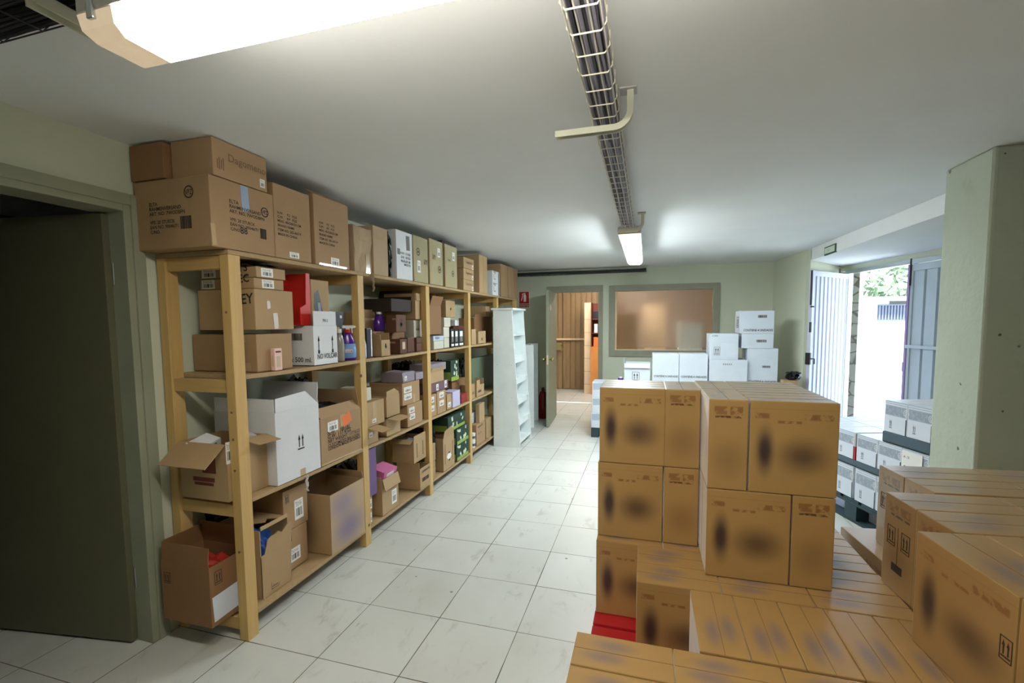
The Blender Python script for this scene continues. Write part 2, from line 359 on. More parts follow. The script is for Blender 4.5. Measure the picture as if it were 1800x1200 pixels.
# back wall
Y0 = 7.35
bm = new_bm()
box(bm, -2.3, -1.47, Y0, 7.5, 0, ZC); box(bm, -1.47, -.70, Y0, 7.5, 2.045, ZC+.2); box(bm, -.70, -.50, Y0, 7.5, 0, ZC); box(bm, -.50, .94, Y0, 7.5, 2.03, ZC+.2); box(bm, -.50, .94, Y0, 7.5, 0, 1.09)
box(bm, .94, 1.75, Y0, 7.5, 0, ZC); struct(mesh_obj('wall_back', bm, 'wall'))
bm = new_bm()
box(bm, -1.56, -1.43, Y0-.02, 7.5, 0, 2.02, .003); box(bm, -.736, -.667, Y0-.02, 7.5, 0, 2.02, .003); box(bm, -1.56, -.667, Y0-.02, 7.5, 2.02, 2.115, .003)
struct(mesh_obj('trim_2', bm, 'pvcframe'))
w1 = empty('window_1', (0, Y0, 0)); struct(w1); w1['label'] = 'interior window with blurred glass looking into the warm back room'
bm = new_bm()
box(bm, -.571, -.484, -.025, .1, 1.007, 2.10, .003); box(bm, .922, 1.012, -.025, .1, 1.007, 2.10, .003); box(bm, -.484, .922, -.025, .1, 2.015, 2.10, .003); box(bm, -.484, .922, -.025, .1, 1.007, 1.106, .003)
mesh_obj('window_frame', bm, 'pvcframe', w1)
bm = new_bm(); box(bm, -.484, -.455, .02, .06, 1.106, 2.015); box(bm, -.455, .922, .02, .05, 1.106, 1.115); mesh_obj('inner_frame', bm, 'cream', w1)
k = NT('blurred_glass'); k.b.inputs['Transmission Weight'].default_value = 1; k.b.inputs['Roughness'].default_value = .42; k.b.inputs['IOR'].default_value = 1.12
k.col(k.mix(k.noise(1.5, k.n('ShaderNodeTexCoord').outputs['Object']), lin((244, 238, 232)), lin((252, 248, 244)))); MATS['bglass'] = k.m
bm = new_bm(); box(bm, -.455, .922, .036, .042, 1.15, 2.012); mesh_obj('window_pane', bm, 'bglass', w1)
# right wall piece, splayed reveal, outer wall, lintel
bm = new_bm(); prism(bm, [(1.70, 7.5), (1.705, 7.35), (1.80, 6.27), (1.84, 6.27), (2.385, 7.02), (2.44, 7.5)], 0, ZC); struct(mesh_obj('wall_right', bm, 'wall'))
dirw = Vector((.232, -.973, 0)).normalized(); nrm = Vector((.973, .232, 0)).normalized(); HW = Vector((2.46, 6.92, 0))
def wp(t, n, z): p = HW+dirw*t+nrm*n; return Vector((p.x, p.y, z))
bm = new_bm(); a = [wp(-.15, .0, 0), wp(5.2, 0, 0), wp(5.2, .18, 0), wp(-.15, .18, 0)]; prism(bm, [(p.x, p.y) for p in a], 2.165, ZC+.1)
a = [wp(2.04, .0, 0), wp(3.2, 0, 0), wp(3.2, .18, 0), wp(2.04, .18, 0)]; prism(bm, [(p.x, p.y) for p in a], 0, 2.165)
struct(mesh_obj('wall_right', bm, 'wall'))
bm = new_bm(); box(bm, 3.05, 3.35, -2.2, 3.9, 0, ZC); struct(mesh_obj('wall_right', bm, 'wall'))
bm = new_bm(); box(bm, 1.602, 2.35, 2.858, 3.24, 0, ZC, .012)
for v in bm.verts: v.co += Vector((random.uniform(-.004, .004), random.uniform(-.004, .004), 0))
o = struct(mesh_obj('wall_pillar', bm, 'pillar')); o['label'] = 'chipped pale green square pillar on the right'
bm = new_bm(); a = [wp(-.02, -.03, 0), wp(2.04, -.03, 0), wp(2.04, .06, 0), wp(-.02, .06, 0)]; prism(bm, [(p.x, p.y) for p in a], 2.125, 2.17)
a = [wp(-.03, -.03, 0), wp(.0, -.03, 0), wp(.0, .06, 0), wp(-.03, .06, 0)]; prism(bm, [(p.x, p.y) for p in a], 0, 2.125); struct(mesh_obj('trim_4', bm, 'steel'))
bm = new_bm(); rd = random.Random(2)
for y, z in CHIPS:
    s = rd.uniform(.006, .013); n = 7
    bm.faces.new([bm.verts.new((1.6010, y+math.cos(a)*s*rd.uniform(.5, 1.2), z+math.sin(a)*s*rd.uniform(.8, 1.7))) for a in [2*math.pi*i/n for i in range(n)]])
for x, z in ((1.668, 1.46), (1.60+.03, .99), (1.70, 1.08), (1.64, 2.33)):
    s = rd.uniform(.005, .009); n = 7
    bm.faces.new([bm.verts.new((x, 2.8568, z+math.sin(a)*s*rd.uniform(.8, 1.5))) if False else bm.verts.new((x+math.cos(a)*s*rd.uniform(.6, 1.1), 2.8568, z+math.sin(a)*s*rd.uniform(.8, 1.5))) for a in [2*math.pi*i/n for i in range(n)]])
mesh_obj('chipped_spots', bm, plain('chip_dark', (96, 100, 84), .9), o)
# metal double door: leaf swung in, leaf closed
def ribs(bm, L, z0, z1, pitch, dep, th=.004, flat=.6):
    pts = []; x = 0
    while x < L-1e-6:
        f = min(pitch*flat, L-x); pts += [(x, 0), (x+f, 0)]; x += f
        if x < L-1e-6:
            g = min(pitch*(1-flat), L-x); pts += [(x+g*.25, dep), (x+g*.75, dep)]; x += g
    pts.append((L, 0))
    a = [(p[0], p[1]) for p in pts]; n = len(a)
    lo = [bm.verts.new((x, y, z0)) for x, y in a]; hi = [bm.verts.new((x, y, z1)) for x, y in a]
    lo2 = [bm.verts.new((x, y+th, z0)) for x, y in a]; hi2 = [bm.verts.new((x, y+th, z1)) for x, y in a]
    for i in range(n-1):
        bm.faces.new((lo[i], lo[i+1], hi[i+1], hi[i])); bm.faces.new((lo2[i+1], lo2[i], hi2[i], hi2[i+1]))
        bm.faces.new((hi[i], hi[i+1], hi2[i+1], hi2[i])); bm.faces.new((lo[i+1], lo[i], lo2[i], lo2[i+1]))
h1 = Vector((2.45, 6.90, 0)); e1 = Vector((1.835, 6.215, 0)); ang = math.atan2(h1.y-e1.y, h1.x-e1.x)
d2 = empty('door_2', e1, ang); struct(d2); d2['label'] = 'ribbed white metal door leaf swung inward in daylight'
L = (h1-e1).length
bm = new_bm(); box(bm, 0, .05, -.02, .02, .03, 2.12); box(bm, L-.03, L, -.02, .02, .03, 2.12); box(bm, .05, L-.03, -.015, .015, 2.06, 2.12); box(bm, .05, L-.03, -.015, .015, .03, .1); mesh_obj('door_frame', bm, 'leafwhite', d2)
bm = new_bm(); ribs(bm, L-.08, .1, 2.06, .095, -.012); o = mesh_obj('ribbed_panel', bm, 'leafwhite', d2, (.05, -.0, 0))
bm = new_bm(); tube(bm, [(-.012, -.01, 1.72), (-.012, -.01, 2.12)], .008, 8); tube(bm, [(-.012, -.01, 1.70), (-.012, -.05, 1.70)], .008, 8); mesh_obj('bolt_rod', bm, 'blackpl', d2)
bm = new_bm(); box(bm, -.03, 0, -.035, .02, 1.02, 1.16, .004); tube(bm, [(-.015, -.035, 1.09), (-.015, -.075, 1.09), (-.015, -.075, 1.03)], .008, 8); mesh_obj('lock', bm, 'blackpl', d2)
bm = new_bm(); box(bm, -.028, -.004, -.03, -.01, 1.40, 1.52, .003); mesh_obj('lock_bracket', bm, 'blackpl', d2)
s3 = wp(1.0, .0, 0); e3 = wp(2.03, .0, 0); ang = math.atan2(e3.y-s3.y, e3.x-s3.x)
d3 = empty('door_3', s3, ang); struct(d3); d3['label'] = 'closed grey ribbed metal door leaf beside the pillar'
bm = new_bm(); box(bm, 0, .045, -.02, .03, .03, 2.12); box(bm, .98, 1.03, -.02, .03, .03, 2.12); box(bm, .045, .98, -.02, .02, 2.05, 2.12); box(bm, .045, .98, -.02, .02, .03, .1); mesh_obj('door_frame', bm, 'leafgrey', d3)
bm = new_bm(); ribs(bm, .935, .1, 2.05, .155, .03, flat=.80); mesh_obj('ribbed_panel', bm, 'leafgrey', d3, (.045, -.005, 0))
bm = new_bm(); box(bm, 0, 1.03, -.035, -.012, 1.235, 1.27, .003); mesh_obj('cross_bar', bm, 'leafgrey', d3)
bm = new_bm(); box(bm, -.016, .012, -.03, .04, .03, 2.12); box(bm, -.028, -.012, -.03, .04, .98, 1.08); mesh_obj('closing_strip', bm, 'purplefr', d3)
bm = new_bm(); tube(bm, [(.02, -.03, 1.9), (.02, -.03, 2.18)], .008, 8); mesh_obj('bolt_rod', bm, 'blackpl', d3)

# ------------------------------------------------------------------ outside the door
k = NT('dry_stone'); g = k.n('ShaderNodeTexCoord'); mp = k.n('ShaderNodeMapping'); mp.inputs['Scale'].default_value = (1, 1, 2.2); k.link(g.outputs['Object'], mp.inputs[0])
v = k.n('ShaderNodeTexVoronoi', feature='DISTANCE_TO_EDGE'); v.inputs['Scale'].default_value = 3.0; k.link(mp.outputs[0], v.inputs['Vector'])
v2 = k.n('ShaderNodeTexVoronoi'); v2.inputs['Scale'].default_value = 3.0; k.link(mp.outputs[0], v2.inputs['Vector'])
j = k.smooth(v.outputs['Distance'], .06, .02)
k.col(k.mix(j, k.mix(.35, lin((190, 184, 176)), lin((150, 140, 136))), lin((120, 110, 104)))); k.rough(.9); k.bump(v.outputs['Distance'], .7, .05); MATS['stone'] = k.m
bm = new_bm(); prism(bm, [(2.66, 7.12), (3.42, 9.0), (3.0, 9.2), (2.3, 7.5), (2.62, 7.2)], -.1, 3.2)
tag(mesh_obj('stone_wall', bm, 'stone'), 'rough stone wall just outside the open metal door', 'wall')
bm = new_bm(); box(bm, 3.36, 40, -10, 40, -.25, -.1); prism(bm, [(2.62, 6.9), (3.36, 3.4), (3.36, 12), (3.0, 9.2)], -.25, -.1); o = mesh_obj('outdoor_ground', bm, 'outwhite'); struct(o); o['label'] = 'sunlit pale paving outside the open metal door'
bm = new_bm(); prism(bm, [(3.5, 10.9), (8.5, 8.2), (8.6, 8.4), (3.6, 11.1)], -.1, 1.36); tag(mesh_obj('garden_wall', bm, 'outwhite'), 'low sunlit white wall across the yard outside the door', 'wall')
hb = empty('white_house', (4.2, 15.2, 0)); tag(hb, 'sunlit white building with a grey barred opening across the yard', 'building')
bm = new_bm(); box(bm, 0, 2.2, 0, 1, -.1, 2.05); box(bm, 2.2, 5, 0, 1, -.1, 1.55); box(bm, 2.2, 5, .3, 1, 1.5, 2.05); mesh_obj('house_wall', bm, 'outwhite', hb)
bm = new_bm(); box(bm, -.1, 5, -.25, 1, 2.05, 2.17); mesh_obj('roof_ledge', bm, 'leafgrey', hb)
bm = new_bm()
for i in range(14): box(bm, 1.95+i*.07, 1.98+i*.07, -.06, -.03, 1.52, 1.95)
box(bm, 1.93, 3.9, -.07, -.02, 1.50, 1.54); box(bm, 1.93, 3.9, -.07, -.02, 1.93, 1.96); box(bm, 1.93, 3.9, -.015, 0, 1.52, 1.95); mesh_obj('window_grille', bm, 'grille', hb)
# trees beyond: one crown of leaf clumps on a trunk each
k = NT('foliage'); k.col(k.mix(k.noise(3, k.n('ShaderNodeTexCoord').outputs['Object']), lin((66, 84, 54)), lin((118, 136, 96)))); k.rough(.8); MATS['leaf'] = k.m
for i, (x, y, rr, lb) in enumerate([(4.6, 19, 1.7, 'bleached green tree behind the white house, nearer the stone wall'), (8.2, 20, 2.2, 'bleached green tree behind the white house, farther from the stone wall')]):
    t = empty('tree', (x, y, -.1)); tag(t, lb, 'tree', 'trees beyond the yard')
    bm = new_bm(); tube(bm, [(0, 0, 0), (.1, 0, 1.2), (0, .1, 2.6)], [.16, .12, .08], 8); mesh_obj('trunk', bm, 'k3', t)
    bm = new_bm()
    for q in range(700):
        d = Vector((random.gauss(0, 1), random.gauss(0, 1), random.gauss(0, 1))).normalized()*rr*random.uniform(.55, 1.0)
        c = Vector((0, 0, 2.9+rr*.3))+Vector((d.x, d.y, d.z*.75)); s = random.uniform(.1, .22)
        a = Vector((random.uniform(-1, 1), random.uniform(-1, 1), random.uniform(-1, 1))).normalized(); b = a.orthogonal().normalized()
        bm.faces.new([bm.verts.new(c+p) for p in (a*s, b*s*.6, -a*s, -b*s*.6)])
    mesh_obj('crown', bm, 'leaf', t)

# ------------------------------------------------------------------ back room
bm = new_bm(); box(bm, -3.0, -2.9, 7.5, 11.2, 0, ZC+.2); box(bm, -3.0, 2.7, 10.9, 11.0, 0, ZC+.2); box(bm, 2.6, 2.7, 7.5, 11, 0, ZC+.2); struct(mesh_obj('wall_back_room', bm, 'brownroom'))
cd = empty('door_4', (-2.45, 10.55, 0)); struct(cd); cd['label'] = 'tan ribbed metal folding door at the end of the back room'
bm = new_bm(); ribs(bm, .60, .01, 2.3, .12, .02, flat=.75); o = mesh_obj('door_panel', bm, 'corr', cd)
bm = new_bm(); ribs(bm, 1.15, .01, 2.3, .12, .02, flat=.75); o = mesh_obj('door_panel', bm, 'corr', cd, (.66, 0, 0))
bm = new_bm(); box(bm, .60, .66, -.03, .03, .01, 2.3, .003); mesh_obj('meeting_post', bm, 'corr', cd)
bm = new_bm(); box(bm, .15, 1.5, -.06, -.04, 1.14, 1.18); mesh_obj('security_bar', bm, 'cream', cd)
bm = new_bm(); box(bm, .06, .16, -.09, -.03, 1.09, 1.23, .006); mesh_obj('bar_bracket', bm, 'cream', cd)
bm = new_bm(); box(bm, .44, .58, -.10, -.03, .90, 1.08, .01); tube(bm, [(.56, -.1, 1.02), (.62, -.14, .98), (.58, -.14, .90)], .012, 8); mesh_obj('padlock', bm, 'brass', cd)
bm = new_bm()
box(bm, -1.30, -1.155, 10.0, 10.3, 0, 1.96, .004)
o = struct(mesh_obj('wall_tiled_pillar', bm, 'cream')); bm = new_bm()
for z in [.28*i+.2 for i in range(6)]: box(bm, -1.301, -1.154, 9.999, 10.301, z, z+.006)
struct(mesh_obj('trim_5', bm, 'k3'))
bc = empty('display_cabinet', (-.98, 9.9, 0)); tag(bc, 'orange cabinet with small shelves glimpsed through the far doorway', 'cabinet')
bm = new_bm(); box(bm, -.17, .3, 0, .4, 0, 1.02, .004); mesh_obj('cabinet_body', bm, 'orangewall', bc)
bm = new_bm(); box(bm, -.17, .3, .34, .4, 1.02, 1.95); box(bm, -.17, -.155, 0, .4, 1.02, 1.95)
for z in (1.3, 1.6): box(bm, -.155, .3, .05, .34, z, z+.015)
mesh_obj('cabinet_shelves', bm, 'redbr', bc)
for i, (z, w, h_, m_, lb) in enumerate([(1.615, .12, .16, 'darkprint', 'small dark framed item on the upper shelf of the orange cabinet'), (1.315, .07, .19, 'white', 'pale bottle on the middle shelf of the orange cabinet'), (1.02, .1, .2, 'orange', 'orange box on the lowest shelf of the orange cabinet')]):
    bm = new_bm(); box(bm, -w/2, w/2, -.04, .04, 0, h_, .006); tag(mesh_obj(['framed_picture', 'bottle', 'product_box'][i], bm, m_, None, (-1.05, 10.0, z+.001)), lb, ['picture', 'bottle', 'box'][i])
# things seen blurred through the glass
for i, (x, y, w, h_, m_, nm, lb) in enumerate([(-.35, 8.9, .35, 1.7, 'k2', 'tall_cupboard', 'brown cupboard blurred behind the left of the interior window'), (.15, 9.4, .4, 1.85, 'cream', 'metal_locker', 'cream locker blurred behind the middle of the interior window'),
                                         (.75, 8.8, .4, 1.5, 'laminate', 'filing_cabinet', 'grey cabinet blurred behind the middle of the interior window'), (1.5, 9.2, .7, 2.1, 'k1', 'wardrobe', 'reddish wardrobe blurred behind the right of the interior window')]):
    t = empty(nm, (x, y, 0)); tag(t, lb, 'cupboard')
    bm = new_bm(); box(bm, -w/2, w/2, 0, .4, .06, h_, .006); mesh_obj('body', bm, m_, t)
    bm = new_bm(); box(bm, -w/2+.01, -.003, -.02, 0, .08, h_-.02, .003); box(bm, .003, w/2-.01, -.02, 0, .08, h_-.02, .003); mesh_obj('doors', bm, m_, t)
    bm = new_bm(); box(bm, -w/2+.02, w/2-.02, .02, .38, 0, .06); mesh_obj('plinth', bm, 'blackpl', t)
# its ceiling lamp
def lampmat(name, strength, col=(1, .96, .88)):
    k = NT(name); k.col((.9, .9, .88)); k.b.inputs['Emission Color'].default_value = (*col, 1); k.b.inputs['Emission Strength'].default_value = strength; return k.m
t = empty('ceiling_lamp', (-.8, 9.1, ZC+.2)); tag(t, 'warm ceiling lamp lighting the back room beyond the inner door', 'lamp')
bm = new_bm(); box(bm, -.6, .6, -.08, .08, -.03, 0, .004); mesh_obj('housing', bm, 'housing', t)
bm = new_bm(); box(bm, -.58, .58, -.07, .07, -.08, -.03, .01); mesh_obj('diffuser', bm, lampmat('warm_diffuser', LAMP_C*3, (1, .89, .76)), t)

# ------------------------------------------------------------------ inner door leaf (to the back room)
d5 = empty('door_5', (-1.43, 7.33, 0), math.radians(-86.8)); struct(d5); d5['label'] = 'pale green door leaf standing open towards the shelves'
bm = new_bm(); box(bm, .0, .765, -.02, .02, .01, 2.01, .003); mesh_obj('door_panel', bm, 'doorpaint', d5)
bm = new_bm()
for s in (-1, 1):
    lathe(bm, [(.012, 0), (.012, .02), (.028, .035), (.03, .05), (.02, .065), (.004, .068)], 14)
    vs = [v for v in bm.verts if not v.tag]
    bmesh.ops.transform(bm, matrix=Matrix.Translation((.70, s*.02, 1.0)) @ Matrix.Rotation(math.radians(-90*s), 4, 'X'), verts=vs)
    for v in bm.verts: v.tag = True
mesh_obj('door_knob', bm, 'brass', d5, smooth=True)
bm = new_bm(); box(bm, .766, .772, -.012, .012, .93, 1.07); box(bm, .55, .62, .021, .027, 1.72, 1.80); mesh_obj('lock_plate', bm, 'cream', d5)

# ================================================================== LIGHT FITTINGS AND TRAYS
def fitting(name, label, loc, rz, L, strength, endpart):
    t = empty(name, loc, rz); tag(t, label, 'ceiling light')
    w = .165
    bm = new_bm(); hz = .055 if L < 1.6 else .032
    box(bm, 0, L, -w/2-(.0 if L < 1.6 else .006), w/2+(.0 if L < 1.6 else .006), hz, .095, .008); mesh_obj('housing', bm, 'housing', t)
    def trough(bm, x0, x1, c0, c1):
        sec = [(-w/2+.003, hz-.001), (w/2-.003, hz-.001), (w/2-.008, .02), (w/2-.03, 0), (-w/2+.03, 0), (-w/2+.008, .02)]
        a = [bm.verts.new((x0 if z > .03 else x0+c0*(.03-z)/.03, y, z)) for y, z in sec]; b = [bm.verts.new((x1 if z > .03 else x1-c1*(.03-z)/.03, y, z)) for y, z in sec]
        bm.faces.new(a[::-1]); bm.faces.new(b)
        for i in range(6): bm.faces.new((a[i], a[(i+1) % 6], b[(i+1) % 6], b[i]))
    bm = new_bm(); box(bm, .08, L-.08, -.03, .03, .096, ZC-loc[2]-.001 if L > 1.6 else .13, .002); mesh_obj('mounting_rail', bm, 'housing', t)
    e = endpart
    bm = new_bm(); trough(bm, e, L-.03, 0, .02); mesh_obj('diffuser', bm, lampmat('lamp_diffuser', strength, (1, .95, .84) if endpart > .05 else (.88, .98, 1)), t)
    k = NT('end_plastic'); k.col(k.mix(k.noise(20, k.n('ShaderNodeTexCoord').outputs['Object']), lin((206, 204, 192)), lin((226, 222, 208)))); k.rough(.3)
    k.b.inputs['Emission Color'].default_value = (1, .72, .45, 1); k.b.inputs['Emission Strength'].default_value = .10 if L < 1.6 else 1.2
    bm = new_bm(); trough(bm, 0, e-.001, .02, 0); mesh_obj('end_cap', bm, k.m, t)
    for x in ([.04, L*.5, L-.06] if L > 1 else []):
        for s in (-1, 1):
            bm = new_bm(); box(bm, x, x+.02, s*w/2-.004, s*w/2+.006, .035, .085, .003); mesh_obj('clip', bm, 'steel', t)
    return t
fitting('fluorescent_fitting', 'large fluorescent fitting glowing at the top left of the ceiling', (-1.262, .868, 2.195), 0, 1.55, LAMP_A, .11)
fitting('fluorescent_fitting', 'fluorescent fitting glowing at the far end of the cable tray', (-.143, 3.80, 2.195), math.radians(90), 1.80, LAMP_B, .02)

def cable_tray(name, label, p0, p1, w, hgt, wirem, cablem, pitch=.1, nc=12, seed=1):
    p0, p1 = Vector(p0), Vector(p1); L = (p1-p0).length; rz = math.atan2(p1.y-p0.y, p1.x-p0.x)
    t = empty(name, p0, rz); tag(t, label, 'cable tray'); rd = random.Random(seed)
    bm = new_bm(); r = .0022
    for y, z in ((-w/2, hgt), (-w/2, hgt*.5), (-w/2+.006, .002), (-w/6, 0), (w/6, 0), (w/2-.006, .002), (w/2, hgt*.5), (w/2, hgt)):
        tube(bm, [(0, y, z), (L, y, z)], r, 6)
    x = pitch/2
    while x < L:
        tube(bm, [(x, -w/2, hgt), (x, -w/2, .015), (x, -w/2+.012, -.003), (x, w/2-.012, -.003), (x, w/2, .015), (x, w/2, hgt)], r, 6); x += pitch
    mesh_obj('wire_mesh', bm, wirem, t)
    for ci, cmn in enumerate(cablem):
        bm = new_bm()
        for c in range(nc):
            y = rd.uniform(-w/2+.01, w/2-.01); z = .01+rd.random()*hgt*.55; pts = []
            for i in range(int(L/.3)+2):
                y = min(max(y+rd.uniform(-.010, .010), -w/2+.008), w/2-.008); pts.append((min(i*.3, L-.005), y, z+rd.uniform(0, .008)))
                if pts[-1][0] >= L-.005: break
            tube(bm, pts, rd.uniform(.0035, .007), 6)
        mesh_obj('cable_bundle', bm, cmn, t)
    return t
def bracket(label, p, rz, L, rise):
    t = empty('tray_bracket', p, rz); tag(t, label, 'bracket', 'strut brackets under the trays')
    bm = new_bm(); n = 8
    path = [(-L, 0, 0), (0, 0, 0)]+[(math.sin(a)*.05, 0, .05-math.cos(a)*.05) for a in [math.pi/2*i/n for i in range(1, n+1)]]+[(.05, 0, rise)]
    for (w0, w1, d0, d1) in ((-.016, .016, .0, .004), (-.016, -.012, -.018, .0), (.012, .016, -.018, .0)):
        pr = []
        for i, q in enumerate(path):
            q = Vector(q); a = Vector(path[max(i-1, 0)]); b = Vector(path[min(i+1, len(path)-1)]); d = (b-a).normalized(); nn = Vector((-d.z, 0, d.x))
            pr.append([q+nn*dd+Vector((0, ww, 0)) for ww, dd in ((w0, d0), (w1, d0), (w1, d1), (w0, d1))])
        vv = [[bm.verts.new(x) for x in s] for s in pr]
        for i in range(len(vv)-1):
            for kk in range(4): bm.faces.new((vv[i][kk], vv[i][(kk+1) % 4], vv[i+1][(kk+1) % 4], vv[i+1][kk]))
        bm.faces.new(vv[0][::-1]); bm.faces.new(vv[-1])
    bmesh.ops.recalc_face_normals(bm, faces=bm.faces)
    mesh_obj('strut_rail', bm, 'strut', t)
    bm = new_bm(); box(bm, .02, .08, -.03, .03, rise-.006, rise, .002); mesh_obj('ceiling_plate', bm, 'housing', t)
cable_tray('cable_tray', 'wire mesh tray full of grey cables running down the middle of the ceiling', (-.155, .965, 2.262), (-.155, 3.72, 2.262), .098, .055, 'wire', ['cable', 'cabled', 'cable'])
cable_tray('cable_tray', 'dark wire tray above the large lamp in the top left corner', (-2.28, .82, 2.329), (-.25, .82, 2.329), .17, .034, 'cabled', ['blackpl', 'blackpl', 'cabled'], .16, 16, 3)
cable_tray('cable_tray', 'thin dark cable tray running along the top of the back wall', (-2.25, 7.22, 2.285), (-.02, 7.22, 2.285), .1, .05, 'cabled', ['cabled', 'blackpl'], .1, 12, 5)
bracket('pale strut bracket bent up into the ceiling under the middle tray', (-.125, 1.775, 2.248), 0, .215, .122)
bracket('short strut bracket at the far end of the middle tray', (-.10, 3.73, 2.25), 0, .13, .12)
bm = new_bm(); box(bm, -.02, .02, -.155, .02, -.012, 0, .002); box(bm, -.02, -.014, -.155, .02, -.03, -.012); box(bm, .014, .02, -.155, .02, -.03, -.012)
tag(mesh_obj('strut_rail', bm, 'strut', None, (-1.395, .935, 2.322)), 'pale steel rail crossing under the dark tray by the large lamp', 'rail')

# ================================================================== SHELVING
PY = [1.69, 2.675, 3.66, 4.645, 5.63, 6.50]; SZ = [.105, .675, 1.28, 1.865]
sh = empty('wooden_shelving', (-2.06, 1.69, 0)); tag(sh, 'long pine shelving of four boards and six frames along the left wall', 'shelving')
def loc(bm, x0, x1, y0, y1, z0, z1, b=.002): return box(bm, x0+2.06, x1+2.06, y0-1.69, y1-1.69, z0, z1, b)
for y in PY:
    for x in (-1.897, -2.288):
        bm = new_bm(); loc(bm, x, x+.052, y, y+.065, 0, 1.864, .003); mesh_obj('post', bm, 'pine', sh)
    for z in SZ:
        bm = new_bm(); loc(bm, -2.235, -1.898, y+.012, y+.05, z-.062, z-.001); mesh_obj('cross_rail', bm, 'piney', sh)
for i in range(5):
    for z in SZ:
        bm = new_bm(); y0, y1 = (PY[i]+.066 if z < 1.8 else PY[i]+.001), (PY[i+1]-.001 if z < 1.8 else PY[i+1])
        if z > 1.8 and i == 4: y1 = PY[5]+.065
        loc(bm, -2.285, -1.845, y0, y1, z, z+.021)
        if z < 1.8:
            vs = bm.verts[:]
            bmesh.ops.subdivide_edges(bm, edges=[e for e in bm.edges if abs((e.verts[0].co-e.verts[1].co).y) > .5], cuts=6)
            for v in bm.verts:
                tt = (v.co.y+1.69-y0)/(y1-y0); v.co.z -= .004*math.sin(math.pi*min(max(tt, 0), 1))
        mesh_obj('shelf_board', bm, 'osb', sh)
for z in (.45, 1.0, 1.13, .85, 1.6):
    bm = new_bm(); lathe(bm, [(.006, 0), (.006, .003), (.003, .004)], 10)
    bmesh.ops.transform(bm, matrix=Matrix.Translation((-1.871+2.06, -.0005, z)) @ Matrix.Rotation(math.radians(90), 4, 'X'), verts=bm.verts[:]); mesh_obj('screw_head', bm, 'screw', sh)

